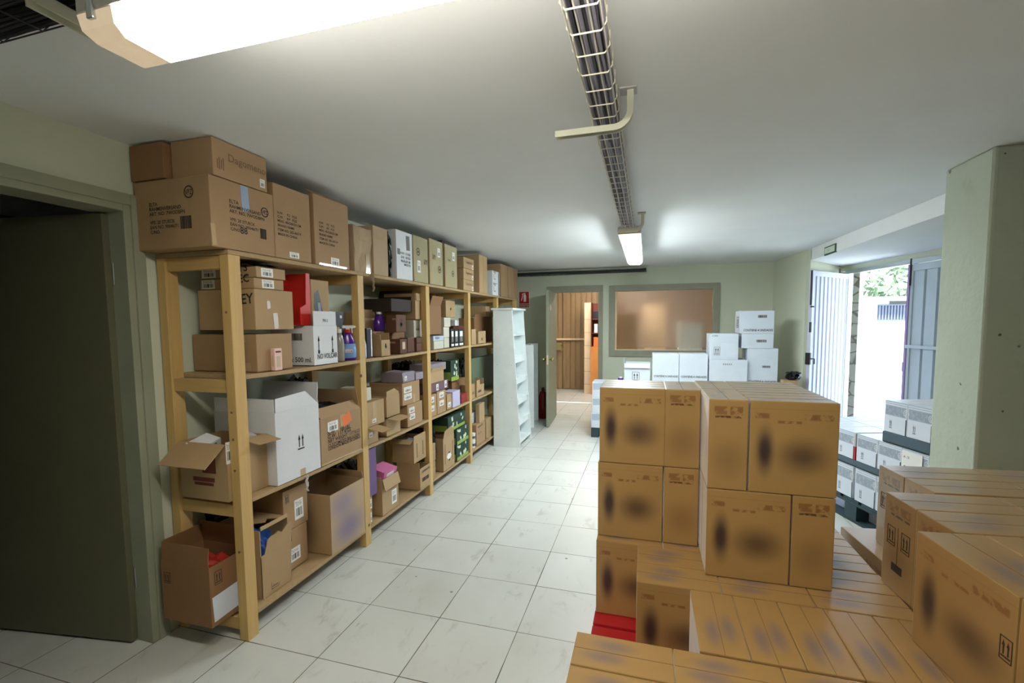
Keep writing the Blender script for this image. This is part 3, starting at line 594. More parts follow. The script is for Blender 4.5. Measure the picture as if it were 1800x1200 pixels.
# ================================================================== THINGS ON THE SHELVES
ITEMS = [
    ('closed', -1.84, 1.608, 1.968, 1.887, 0.31, 0.445, 'k2', 'wide brown carton printed ELTA overhanging the near end of the top shelf', {'ftext': [('ELTA', 0.27, 0.68, 0.016), ('RAHMENVERSAND', 0.27, 0.61, 0.015), ('ART. NO. 7WODBFN', 0.27, 0.54, 0.015), ('VPE: 20 STUECK', 0.27, 0.42, 0.014), ('EAN NO. 90046/71', 0.27, 0.35, 0.014), ('C/NO.', 0.27, 0.28, 0.014)], 'hand': [('f', '88', 0.42, 0.26, 0.03)], 'ntext': [('ELTA', 0.2, 0.63, 0.016), ('RAHMENVERSAND', 0.2, 0.56, 0.016), ('ART. NO. 7WODBFN', 0.2, 0.49, 0.016), ('VPE: 20 STUECK', 0.2, 0.37, 0.015), ('EAN NO. 90046/71', 0.2, 0.3, 0.015), ('C/NO.', 0.2, 0.23, 0.015)], 'bars': [('f', 0.8, 0.33, 0.1, 0.16), ('n', 0.68, 0.36, 0.14, 0.18)], 'ring': [('n', 0.74, 0.78, 0.028, 'VPZ'), ('f', 0.84, 0.68, 0.024, 'VPZ')], 'tape': [('fedge', 0.0, 0.02, 0.06, 0.3)], 'tag': [('f', 0.52, 0.8, 0.12, 0.38, 'bluetape')]}),
    ('closed', -1.84, 1.633, 1.935, 2.2, 0.165, 0.238, 'k2', 'long flat carton lying on the big overhanging carton under the ceiling', {'ftext': [('Dagomeno', 0.26, 0.5, 0.034)], 'outline': [('f', 0.13, 0.34, 0.13, 0.36)], 'label': [('f', 0.9, 0.22, 0.1, 0.24)]}),
    ('closed', -2.085, 1.6, 1.86, 2.2, 0.158, 0.2, 'k3', 'plain carton pushed back against the wall behind the long flat carton', {}),
    ('closed', -1.84, 1.971, 2.237, 1.887, 0.375, 0.4, 'k2', 'tall carton with item text, first behind the ELTA carton', {'ftext': [('N.W.     9.2   KGS', 0.08, 0.6, 0.013), ('G.W.     8.9   KGS', 0.08, 0.545, 0.013), ('MEAS. 40X38X33 CM', 0.08, 0.49, 0.013), ('BRAND NAME', 0.08, 0.43, 0.013), ('ITEM NO. 202-AK7-9', 0.08, 0.37, 0.013), ('MADE IN CHINA', 0.08, 0.31, 0.013)], 'label': [('f', 0.5, 0.07, 0.26, 0.08)], 'flaps': [('f', 0.1, -80)], 'hand': []}),
    ('closed', -1.84, 2.27, 2.589, 1.887, 0.398, 0.3, 'k2', 'tall carton with item text and a torn lid, second behind the ELTA carton', {'ftext': [('N.W.     9.2   KGS', 0.12, 0.6, 0.013), ('G.W.     8.9   KGS', 0.12, 0.545, 0.013), ('MEAS. 40X38X33 CM', 0.12, 0.49, 0.013), ('BRAND NAME', 0.12, 0.43, 0.013), ('ITEM NO. 202-AK7-9', 0.12, 0.37, 0.013), ('MADE IN CHINA', 0.12, 0.31, 0.013)], 'label': [('f', 0.55, 0.08, 0.24, 0.12)], 'flaps': [('f', 0.08, -60)], 'tape': [('fbot', 0.1, 0.0, 0.8, 0.03)]}),
    ('closed', -1.86, 2.672, 2.877, 1.887, 0.311, 0.3, 'k4', 'crumpled light brown carton half with loose clear tape hanging over the shelf edge', {'tape': [('f', 0.62, 0.0, 0.25, 0.42), ('f', 0.3, 0.7, 0.5, 0.1)], 'ragged': 1}),
    ('closed', -1.85, 2.88, 3.07, 1.887, 0.342, 0.4, 'k4', 'light brown torn carton half beside the black plastic opening', {'tape': [('f', 0.1, 0.75, 0.6, 0.08)], 'flaps': [('f', 0.08, -70)]}),
    ('crumple', -1.87, 3.075, 3.185, 1.887, 0.355, 0.3, 'blackbag', 'black plastic bag bulging between two cartons on the top shelf', {}),
    ('closed', -1.85, 3.192, 3.444, 1.887, 0.376, 0.38, 'w1', 'tall white carton with handwriting and a torn grey corner', {'ftext': [('N.W.  17 KGS', 0.25, 0.52, 0.018), ('G.W.  18 KGS', 0.25, 0.44, 0.018), ('40x33x38 CM', 0.25, 0.36, 0.018), ('MADE IN', 0.45, 0.29, 0.018)], 'tag': [('f', 0.72, 0.78, 0.22, 0.3, 'greytape'), ('f', 0.14, 0.56, 0.16, 0.12, 'greytape')]}),
    ('closed', -1.84, 3.447, 3.702, 1.887, 0.378, 0.4, 'g1', 'greenish carton with a round black stamp high on its face, first of three taped ones', {'ring': [('f', 0.3, 0.66, 0.032, 'M')], 'label': [('f', 0.34, 0.34, 0.22, 0.26)], 'tape': [('f', 0.0, 0.02, 0.12, 0.2)], 'ftext': [('CAJA', 0.7, 0.48, 0.02), ('N. 12', 0.7, 0.42, 0.02)]}),
    ('closed', -1.84, 3.735, 4.008, 1.887, 0.4, 0.4, 'g1', 'greenish carton with its round black stamp low on the face, middle of three taped ones', {'ring': [('f', 0.72, 0.36, 0.032, 'M')], 'label': [('f', 0.7, 0.74, 0.2, 0.2)], 'tape': [('f', 0.0, 0.02, 0.12, 0.9)], 'ftext': [('CAJA', 0.2, 0.62, 0.02), ('N. 12', 0.2, 0.56, 0.02)]}),
    ('closed', -1.84, 4.058, 4.346, 1.887, 0.403, 0.4, 'g1', 'greenish carton, last of three taped ones, below a dark purple box', {'ring': [('f', 0.62, 0.34, 0.03, 'M')], 'label': [('f', 0.7, 0.76, 0.2, 0.2)], 'tape': [('f', 0.0, 0.02, 0.12, 0.9)], 'ftext': [('CAJA', 0.2, 0.62, 0.02)]}),
    ('closed', -1.93, 4.195, 4.546, 2.294, 0.055, 0.25, 'purpled', 'small dark purple box lying on top of the taped greenish cartons', {}),
    ('closed', -1.84, 4.512, 4.809, 1.887, 0.113, 0.3, 'k1', 'flat brown carton, bottom of the stack of three with corner stickers', {'ftext': [('Dagomeno', 0.2, 0.5, 0.03)], 'label': [('f', 0.86, 0.25, 0.12, 0.4)]}),
    ('closed', -1.84, 4.517, 4.813, 2.002, 0.113, 0.3, 'k1', 'flat brown carton, middle of the stack of three with corner stickers', {'ftext': [('Dagomeno', 0.2, 0.5, 0.03)], 'label': [('f', 0.86, 0.25, 0.12, 0.4)]}),
    ('closed', -1.84, 4.522, 4.818, 2.117, 0.113, 0.3, 'k1', 'flat brown carton, top of the stack of three with corner stickers', {'ftext': [('Dagomeno', 0.2, 0.5, 0.03)], 'label': [('f', 0.86, 0.25, 0.12, 0.4)]}),
    ('closed', -1.84, 4.989, 5.263, 1.887, 0.431, 0.3, 'k1', 'tall plain carton with a centre seam beside the flat stack of three', {'tape': [('f', 0.48, 0.0, 0.06, 1.0)]}),
    ('closed', -1.84, 5.455, 5.731, 1.887, 0.15, 0.3, 'w1', 'white carton with slanted black print, lower of the pair', {'ftext': [('W.8', 0.1, 0.78, 0.035), ('Z.', 0.1, 0.5, 0.03), ('Cross', 0.1, 0.28, 0.025)], 'stripes': [('f', 0.88, 0.5, 0.14, 0.9)]}),
    ('closed', -1.84, 5.46, 5.736, 2.039, 0.15, 0.3, 'w1', 'white carton with slanted black print, upper of the pair', {'ftext': [('W.8', 0.1, 0.78, 0.035), ('Z.', 0.1, 0.5, 0.03), ('Cross', 0.1, 0.28, 0.025)], 'stripes': [('f', 0.88, 0.5, 0.14, 0.9)]}),
    ('closed', -1.84, 5.803, 6.113, 1.887, 0.426, 0.42, 'k2', 'tall plain carton just past the white printed pair', {'tape': [('f', 0.46, 0.0, 0.08, 1.0)]}),
    ('closed', -1.84, 6.14, 6.608, 1.887, 0.428, 0.42, 'k2', 'tall plain carton, farthest one on the top shelf by the fire sign', {'tape': [('f', 0.46, 0.0, 0.06, 1.0)]}),
    ('closed', -1.87, 1.85, 2.09, 1.302, 0.19, 0.415, 'k2', 'large plain carton standing behind the first shelf post, pink carton before it', {'tape': [('n', 0.78, 0.78, 0.06, 0.2), ('n', 0.78, 0.04, 0.12, 0.2)]}),
    ('closed', -1.87, 1.852, 2.111, 1.514, 0.205, 0.363, 'k1', 'carton with peeling tape, sitting on the large plain carton', {'tape': [('f', 0.45, 0.02, 0.12, 0.4), ('f', 0.3, 0.52, 0.08, 0.2)], 'hand': [('n', 'LEY', 0.68, 0.62, 0.05)]}),
    ('closed', -1.88, 1.864, 2.06, 1.721, 0.054, 0.348, 'k1', 'flat carton with a barcode label, lower of two under the black film', {'label': [('f', 0.45, 0.5, 0.4, 0.8), ('n', 0.16, 0.5, 0.25, 0.85)], 'hand': [('n', 'MEC', 0.6, 0.5, 0.04)]}),
    ('closed', -1.87, 1.872, 2.064, 1.777, 0.054, 0.363, 'k1', 'flat carton with a barcode label, upper of two under the black film', {'label': [('f', 0.35, 0.5, 0.4, 0.8), ('n', 0.16, 0.5, 0.25, 0.85)], 'hand': [('n', 'BTS', 0.6, 0.5, 0.04)]}),
    ('film', -1.87, 1.837, 2.032, 1.833, 0.02, 0.3, 'blackbag', 'sheet of black plastic film crumpled over the two flat cartons', {}),
    ('closed', -1.842, 1.935, 1.985, 1.302, 0.114, 0.026, 'pink', 'small pink and white cosmetics carton standing at the shelf edge', {'pinkart': 1}),
    ('open', -1.85, 2.238, 2.45, 1.302, 0.229, 0.3, 'w1', 'white carton marked NO VOLCAR with its front flap standing up', {'ftext': [('NO VOLCAR', 0.12, 0.15, 0.03)], 'ntext': [('12 x 500 ml.', 0.28, 0.08, 0.028)], 'sarrows': [('f', 0.2, 0.52, 0.36), ('f', 0.78, 0.52, 0.36)], 'flaps': [('f', 0.085, 0, '7911')], 'bars': [('n', 0.62, 0.72, 0.22, 0.18)]}),
    ('tray', -1.9, 2.2, 2.285, 1.535, 0.3, 0.16, 'red', 'red cardboard display tray with a cut corner behind the white carton', {}),
    ('closed', -1.9, 2.294, 2.452, 1.535, 0.27, 0.2, 'k1', 'brown carton with a ripped hole and grey lining above the white carton', {'hole': ('f', 0.4, 0.46, 0.55, 0.66)}),
    ('closed', -2.02, 2.64, 2.75, 1.302, 0.32, 0.16, 'darkprint', 'dark printed product box with a golden picture behind the spray bottle', {'gold': 1}),
    ('spray', -1.902, 2.631, 1.302, 0.04, 0.248, '', 'purple trigger spray bottle with a light blue label at the shelf edge', {}),
    ('jar', -1.901, 2.546, 1.302, 0.026, 0.208, 'clearpl', 'slim clear plastic bottle between the white carton and the spray bottle', {}),
    ('open', -2.1, 3.098, 3.271, 1.302, 0.25, 0.17, 'k1', 'open tan carton with a raised flap behind the black and white packs', {'flaps': [('f', 0.1, 0), ('n', 0.08, 0)]}),
    ('jar', -1.883, 2.777, 1.302, 0.018, 0.157, 'bluew', 'pale blue spray bottle mostly hidden behind the second shelf post', {}),
    ('closed', -1.865, 2.79, 2.853, 1.302, 0.208, 0.1, 'navyprint', 'tall black pack with a white stripe beside the second shelf post', {'stripew': 1}),
    ('closed', -1.99, 3.053, 3.211, 1.302, 0.18, 0.1, 'k3', 'brown carton hidden behind the open tan box, carrying the purple bottle', {}),
    ('jug', -2.04, 3.227, 1.484, 0.042, 0.151, 'purple', 'purple detergent bottle with a white cap above the open tan box', {}),
    ('open', -1.865, 2.97, 3.088, 1.302, 0.119, 0.12, 'k1', 'small open tan carton with a photo print below the purple bottle', {'flaps': [('n', 0.04, 10), ('r', 0.05, 0)], 'darkspot': [('f', 0.5, 0.62, 0.2, 0.3)]}),
    ('closed', -1.89, 3.23, 3.382, 1.472, 0.14, 0.09, 'br', 'dark brown printed coffee machine carton, upper one of bay two', {'ntext': [('SENSA', 0.62, 0.7, 0.014)], 'label': [], 'darkspot': [('f', 0.5, 0.5, 0.22, 0.5)]}),
    ('closed', -1.87, 3.248, 3.356, 1.302, 0.115, 0.11, 'br', 'dark brown printed carton with a pale picture, front of bay two', {'palepic': 1, 'ntext': [('SENSA', 0.1, 0.72, 0.014)]}),
    ('closed', -1.99, 3.33, 3.533, 1.302, 0.165, 0.2, 'k3', 'brown carton deep behind the printed coffee cartons', {}),
    ('closed', -1.9, 3.42, 3.537, 1.302, 0.12, 0.08, 'br', 'dark brown carton between the printed carton and the flat pair', {}),
    ('closed', -1.88, 3.54, 3.633, 1.302, 0.07, 0.2, 'br', 'small flat brown carton in front of the third post, lower one', {'ntext': []}),
    ('closed', -1.88, 3.54, 3.637, 1.374, 0.045, 0.2, 'br', 'small flat brown carton in front of the third post, upper one', {}),
    ('closed', -1.93, 3.589, 3.747, 1.422, 0.15, 0.2, 'w2', 'cream carton with a small barcode standing on the brown ones', {'bars': [('f', 0.4, 0.45, 0.35, 0.12)]}),
    ('open', -1.93, 3.23, 3.56, 1.638, 0.1, 0.33, 'blackbrown', 'wide dark brown carton with an open top under the uppermost board', {'flaps': [('r', 0.09, 20)]}),
    ('open', -1.9, 3.567, 3.655, 1.577, 0.22, 0.3, 'k1', 'tilted tan carton with a pale flap folded toward the aisle', {'flaps': [('f', 0.06, 175)]}),
    ('open', -1.87, 3.774, 4.014, 1.442, 0.26, 0.33, 'k3', 'deep brown open carton at the back of bay three', {'flaps': [('f', 0.09, 20), ('r', 0.06, 15)]}),
    ('closed', -1.86, 3.828, 4.036, 1.302, 0.075, 0.3, 'w2', 'cream flat carton at the bottom of the bay three pile', {}),
    ('closed', -1.86, 3.82, 4.04, 1.379, 0.045, 0.18, 'bluew', 'small white packet with blue print lying on the cream flat carton', {'ftext': [('FIDELIA', 0.15, 0.4, 0.018)]}),
    ('closed', -1.87, 4.071, 4.191, 1.302, 0.1, 0.2, 'w2', 'narrow cream carton, bottom of the three standing in a column', {}),
    ('closed', -1.87, 4.063, 4.196, 1.404, 0.1, 0.25, 'w2', 'narrow cream carton, middle of the three standing in a column', {}),
    ('closed', -1.87, 4.081, 4.228, 1.506, 0.09, 0.25, 'w2', 'narrow cream carton, top of the three standing in a column', {}),
    ('closed', -1.95, 4.301, 4.531, 1.602, 0.17, 0.3, 'k1', 'tan carton with crossed brown tape high in bay three', {'tape': [('f', 0.45, 0.0, 0.14, 1.0), ('f', 0.0, 0.45, 1.0, 0.12)]}),
    ('closed', -1.86, 4.21, 4.287, 1.302, 0.184, 0.06, 'canprint', 'black and white printed canister, nearest of the three', {'canart': 1}),
    ('closed', -1.86, 4.302, 4.397, 1.302, 0.182, 0.06, 'canprint', 'black and white printed canister, middle of the three', {'canart': 1}),
    ('closed', -1.86, 4.412, 4.535, 1.302, 0.181, 0.06, 'canprint', 'black and white printed canister, farthest of the three', {'canart': 1}),
    ('closed', -1.985, 4.569, 4.892, 1.302, 0.21, 0.15, 'redbr', 'reddish brown carton standing behind the canisters', {}),
    ('closed', -1.96, 4.551, 4.659, 1.514, 0.06, 0.08, 'w1', 'tiny white box with a black mark on the reddish brown carton', {}),
    ('open', -1.86, 4.767, 4.908, 1.302, 0.13, 0.12, 'k1', 'tan carton with ragged upright flaps at the near end of bay four', {'flaps': [('f', 0.04, 0), ('r', 0.03, 10)]}),
    ('closed', -1.86, 4.982, 5.236, 1.302, 0.145, 0.12, 'k1', 'plain tan carton with faint print in the middle of bay four', {'hand': [('f', 'XG', 0.35, 0.25, 0.03)]}),
    ('open', -2.0, 5.221, 5.907, 1.302, 0.3, 0.2, 'k3', 'big deep brown carton against the wall in bay four', {'flaps': [('f', 0.05, 15)]}),
    ('closed', -1.95, 5.502, 5.817, 1.622, 0.13, 0.25, 'k1', 'crumpled tan carton pushed under the top board in bay four', {'tape': [('f', 0.4, 0.0, 0.2, 1.0)]}),
    ('open', -1.9, 1.675, 1.913, 0.697, 0.276, 0.297, 'k1', 'open brown carton with wide splayed flaps behind the first shelf post', {'flaps': [('n', 0.14, 128), ('f', 0.11, 100, 'far')], 'tape': [('f', 0.4, 0.15, 0.12, 0.4)], 'label': [('f', 0.06, 0.86, 0.16, 0.38)], 'redprint': 1}),
    ('tilt', -2.06, 1.665, 1.796, 0.897, 0.05, 0.09, 'w1', 'white and grey packet sticking up out of the open brown carton, nearer one', {}),
    ('tilt', -1.95, 1.806, 1.894, 0.907, 0.05, 0.07, 'w1', 'white packet with a small brown logo leaning out of the open brown carton', {}),
    ('open', -1.842, 1.916, 2.247, 0.697, 0.385, 0.403, 'w1', 'large white carton with two upright arrows and a cut front flap', {'arrows': [('f', 0.54, 0.5, 0.16, 0.3)], 'flaps': [('f', 0.085, 2, 'trap2'), ('n', 0.07, 0), ('r', 0.12, 5)], 'tape': [('fbot', 0.5, 0.0, 0.12, 0.1)], 'browninside': 1}),
    ('open', -1.842, 2.257, 2.656, 0.697, 0.282, 0.33, 'k2', 'brown carton with an orange sticker, white label and raised flaps', {'ftext': [('N.W.     100 LBS', 0.15, 0.62, 0.022), ('G.W. 117 KGS', 0.15, 0.53, 0.026), ('NET WEIGHT  117 KGS', 0.15, 0.44, 0.022), ('CUSTOMIZED BALLOON', 0.15, 0.35, 0.02), ('LONDON MADE IN CHINA', 0.15, 0.28, 0.02)], 'label': [('f', 0.28, 0.78, 0.24, 0.22)], 'tag': [('f', 0.62, 0.84, 0.22, 0.24, 'orange')], 'tape': [('f', 0.46, 0.72, 0.12, 0.26), ('fbot', 0.0, 0.0, 1.0, 0.03)], 'flaps': [('f', 0.07, -35), ('r', 0.13, -15)], 'blackstuff': 1}),
    ('closed', -1.86, 2.744, 2.815, 1.007, 0.09, 0.2, 'w2', 'cream carton lid piece on top of the taped carton beside the second post', {}),
    ('closed', -1.86, 2.744, 2.974, 0.817, 0.175, 0.3, 'k1', 'tan carton with brown tape, label and crumpled top, upper left of bay two', {'tape': [('f', 0.35, 0.3, 0.2, 0.7)], 'label': [('f', 0.42, 0.2, 0.2, 0.16)]}),
    ('open', -1.86, 2.744, 2.885, 0.697, 0.115, 0.3, 'k1', 'low open tan carton with a wide flap folded out, under the taped carton', {'flaps': [('f', 0.12, 100)], 'label': [('f', 0.35, 0.55, 0.3, 0.3)]}),
    ('open', -1.88, 3.039, 3.232, 0.831, 0.16, 0.3, 'k1', 'open tan carton with jagged torn flaps in the middle of bay two', {'flaps': [('f', 0.05, 0, 'trap'), ('r', 0.05, 0)]}),
    ('open', -1.86, 2.999, 3.199, 0.697, 0.13, 0.3, 'k1', 'open tan carton with one flap folded out toward the aisle, bay two', {'flaps': [('f', 0.1, 95)]}),
    ('closed', -1.855, 3.308, 3.566, 0.697, 0.185, 0.3, 'k2', 'brown carton with two white address labels standing at the shelf edge', {'label': [('f', 0.28, 0.72, 0.34, 0.24), ('f', 0.3, 0.42, 0.34, 0.24)]}),
    ('closed', -1.86, 3.244, 3.532, 0.884, 0.18, 0.3, 'k2', 'worn brown carton with stacked white labels, upper of the labelled pair', {'label': [('f', 0.3, 0.68, 0.42, 0.26), ('f', 0.3, 0.36, 0.42, 0.26)], 'tape': [('f', 0.6, 0.0, 0.12, 0.4)]}),
    ('closed', -1.87, 3.28, 3.469, 1.066, 0.085, 0.2, 'lilac', 'crumpled lilac packaging sheet on top of the labelled cartons', {'label': [('f', 0.2, 0.4, 0.2, 0.4)], 'ragged': 1}),
    ('closed', -1.86, 3.472, 3.604, 1.066, 0.06, 0.12, 'lilac', 'small lilac box with a white end lying beside the crumpled lilac sheet', {}),
    ('closed', -1.855, 3.729, 3.848, 0.697, 0.2, 0.25, 'k2', 'brown carton with two white labels, left end of bay three', {'label': [('f', 0.3, 0.78, 0.5, 0.26), ('f', 0.3, 0.38, 0.5, 0.26)]}),
    ('closed', -1.855, 3.86, 4.05, 0.697, 0.21, 0.25, 'k2', 'brown carton with white labels, second in bay three', {'label': [('f', 0.5, 0.82, 0.5, 0.24), ('f', 0.5, 0.45, 0.5, 0.24)], 'tape': [('f', 0.3, 0.0, 0.2, 0.2)]}),
    ('closed', -1.87, 3.737, 4.146, 0.909, 0.085, 0.25, 'mauve', 'flat mauve carton with small white labels lying across the brown ones', {'label': [('f', 0.4, 0.45, 0.12, 0.7), ('f', 0.85, 0.55, 0.12, 0.8)]}),
    ('open', -1.87, 3.764, 4.044, 0.997, 0.095, 0.25, 'k1', 'small tan carton with its flap swung open in bay three', {'flaps': [('r', 0.07, 50), ('f', 0.04, 20)]}),
    ('closed', -1.88, 3.766, 4.123, 1.097, 0.07, 0.2, 'lilac', 'grey lilac wedge shaped packet under the second board', {}),
    ('closed', -1.862, 4.092, 4.201, 0.697, 0.15, 0.12, 'k1', 'slim tan carton beside the lilac box in bay three', {'label': [('f', 0.5, 0.3, 0.6, 0.3)]}),
    ('closed', -1.85, 4.204, 4.392, 0.697, 0.16, 0.12, 'lilacw', 'pale lilac smooth box at the edge of bay three', {}),
    ('closed', -1.87, 4.471, 4.631, 0.697, 0.09, 0.1, 'stripy', 'small red box with white diagonal stripes by the fourth post', {}),
    ('closed', -1.99, 4.507, 4.878, 0.697, 0.23, 0.1, 'k3', 'brown carton standing behind the lilac and striped boxes', {}),
    ('closed', -1.95, 4.397, 4.61, 0.932, 0.22, 0.1, 'limeprint', 'green printed product pack standing high in bay three', {}),
    ('closed', -1.86, 4.724, 4.848, 0.697, 0.16, 0.12, 'k1', 'tan carton at the near end of the fourth bay, third shelf', {'hand': [('f', 'NA', 0.3, 0.3, 0.03)]}),
    ('open', -1.86, 4.902, 5.152, 0.697, 0.13, 0.12, 'k1', 'tan carton with tall upright flaps, fourth bay of third shelf', {'flaps': [('f', 0.06, 0, 'half'), ('r', 0.06, 5)], 'hand': [('f', 'HHN', 0.2, 0.3, 0.03)]}),
    ('closed', -2.0, 5.12, 6.032, 0.697, 0.42, 0.05, 'greenpanel', 'large grey green display panel with a lime edge against the wall', {}),
    ('open', -1.93, 1.575, 1.8, 0.127, 0.29, 0.299, 'k3', 'dark brown carton with open flaps at the foot of the shelving by the door', {'flaps': [('n', 0.09, -4), ('r', 0.12, -12), ('b', 0.1, -10)], 'arrows': [('f', 0.2, 0.78, 0.13, 0.22), ('n', 0.12, 0.72, 0.1, 0.18)], 'tag': [('f', 0.5, 0.3, 0.9, 0.42, 'winew')], 'redstuff': 1}),
    ('open', -1.88, 1.824, 2.018, 0.127, 0.361, 0.3, 'k1', 'torn tan carton with a blue item showing through the rip', {'arrows': [('f', 0.42, 0.17, 0.2, 0.22)], 'tear': 1, 'bluestuff': 1, 'flaps': [('f', 0.02, -10)]}),
    ('closed', -1.95, 2.079, 2.236, 0.127, 0.235, 0.33, 'k2', 'brown carton with two white labels, lower one behind the torn carton', {'label': [('f', 0.35, 0.35, 0.5, 0.33)], 'arrows': [('f', 0.12, 0.82, 0.12, 0.22)]}),
    ('closed', -1.95, 2.058, 2.25, 0.364, 0.235, 0.33, 'k2', 'brown carton with a white label, upper one behind the torn carton', {'label': [('f', 0.62, 0.42, 0.36, 0.5)], 'arrows': [('f', 0.16, 0.8, 0.1, 0.2)]}),
    ('open', -1.835, 2.308, 2.654, 0.127, 0.373, 0.3, 'k1', 'tall open carton with faded purple blotches protruding from the bottom shelf', {'blotch': 1, 'flaps': [('b', 0.12, 5), ('r', 0.05, -8)]}),
    ('panel', -1.86, 2.744, 2.85, 0.322, 0.34, 0.015, 'purplem', 'purple board leaning upright against the second post', {}),
    ('closed', -1.86, 2.744, 2.781, 0.127, 0.095, 0.25, 'k1', 'tan carton with a white side label, lower one beside the second post', {'label': [('f', 0.5, 0.5, 0.6, 0.7)]}),
    ('closed', -1.86, 2.744, 2.786, 0.225, 0.095, 0.25, 'k1', 'tan carton with a white side label, upper one beside the second post', {'label': [('f', 0.5, 0.5, 0.6, 0.7)]}),
    ('open', -1.85, 2.898, 3.126, 0.127, 0.268, 0.3, 'k1', 'small open tan carton full of pink packets with a flap hanging down', {'flaps': [('f', 0.085, 165), ('n', 0.02, 5)], 'label': [('f', 0.72, 0.35, 0.3, 0.4)]}),
    ('tilt', -1.87, 2.935, 3.137, 0.352, 0.07, 0.13, 'pinkprint', 'bundle of pink and white packets heaped in the small open carton', {}),
    ('open', -1.83, 3.447, 3.641, 0.127, 0.183, 0.226, 'k1', 'wide open tan carton with printed lines at the far end of bay two', {'ftext': [('GARANTIA', 0.15, 0.76, 0.022)], 'bars': [('f', 0.5, 0.42, 0.6, 0.18)], 'flaps': [('n', 0.05, 0), ('b', 0.14, -20)]}),
    ('open', -1.87, 3.424, 3.643, 0.362, 0.2, 0.203, 'k1', 'tilted open carton with two long slots resting above the wide one', {'slots': [('f', 0.25, 0.5), ('f', 0.75, 0.5)], 'flaps': [('n', 0.06, 115), ('f', 0.03, 0)], 'bluegrey': 1}),
    ('closed', -1.86, 3.729, 3.807, 0.127, 0.155, 0.25, 'k2', 'brown carton, lower of the pair just past the third post', {'tape': [('f', 0.0, 0.5, 1.0, 0.06)]}),
    ('closed', -1.86, 3.729, 3.815, 0.284, 0.16, 0.25, 'k2', 'brown carton, upper of the pair just past the third post', {'tape': [('f', 0.0, 0.5, 1.0, 0.06)]}),
    ('open', -1.845, 3.949, 4.207, 0.127, 0.317, 0.3, 'k1', 'tall tan carton with a white diamond label and a flap standing open', {'diamond': [('f', 0.5, 0.38, 0.32)], 'slots': [('f', 0.15, 0.45), ('f', 0.85, 0.45)], 'flaps': [('f', 0.1, 12, 'trap')]}),
    ('closed', -1.85, 4.277, 4.607, 0.127, 0.165, 0.25, 'limeprint', 'green printed box with pale motifs, bottom of the green pile', {}),
    ('closed', -1.85, 4.284, 4.614, 0.294, 0.165, 0.25, 'limeprint', 'green printed box with pale motifs, middle of the green pile', {}),
    ('closed', -1.87, 4.126, 4.572, 0.461, 0.15, 0.22, 'limeprint', 'green printed box with pale motifs, top of the green pile', {}),
    ('bucket', -1.896, 4.837, 0.127, 0.034, 0.085, 'w1', 'small white tub with a dark label, lower of the two', {}),
    ('bucket', -1.896, 4.841, 0.214, 0.034, 0.08, 'w1', 'small white tub with a dark label, upper of the two', {}),
    ('closed', -1.865, 4.893, 5.185, 0.127, 0.245, 0.22, 'k2', 'brown carton with dense small print in the bottom of bay four', {'hand': [('f', 'WHN KHF', 0.15, 0.8, 0.025), ('f', 'Nos. 1-26', 0.15, 0.5, 0.02)]}),
    ('closed', -1.87, 5.01, 5.188, 0.374, 0.22, 0.05, 'k1', 'tall flat tan board standing on the brown carton in bay four', {}),
    ('closed', -1.868, 5.235, 5.519, 0.127, 0.24, 0.15, 'k1', 'tan taped carton at the far end of the bottom shelf', {'tape': [('f', 0.25, 0.0, 0.2, 1.0)]}),
    ('closed', -1.94, 4.898, 5.14, 0.377, 0.12, 0.12, 'bluew', 'white box with black marks resting at the back of bay four', {}),
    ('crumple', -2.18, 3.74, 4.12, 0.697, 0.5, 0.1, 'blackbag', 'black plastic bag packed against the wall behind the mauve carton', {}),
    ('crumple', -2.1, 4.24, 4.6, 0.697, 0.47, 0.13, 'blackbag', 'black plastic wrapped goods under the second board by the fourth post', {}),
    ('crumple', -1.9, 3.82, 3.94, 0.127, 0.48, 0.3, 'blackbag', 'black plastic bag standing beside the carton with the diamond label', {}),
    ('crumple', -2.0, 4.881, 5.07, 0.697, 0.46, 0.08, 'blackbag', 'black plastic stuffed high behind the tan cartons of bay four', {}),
    ('crumple', -2.187, 1.83, 2.055, 0.127, 0.47, 0.09, 'blackbag', 'dark bag against the wall behind the torn carton', {}),  # this and the next two are invented, black filler for the shade back there
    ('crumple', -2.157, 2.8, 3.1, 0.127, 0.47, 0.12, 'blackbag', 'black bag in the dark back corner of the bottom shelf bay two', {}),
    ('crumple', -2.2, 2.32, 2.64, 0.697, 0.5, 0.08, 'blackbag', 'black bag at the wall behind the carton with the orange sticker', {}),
]
FLAPDIR = {'f': (1, 0), 'b': (-1, 0), 'n': (0, -1), 'r': (0, 1)}
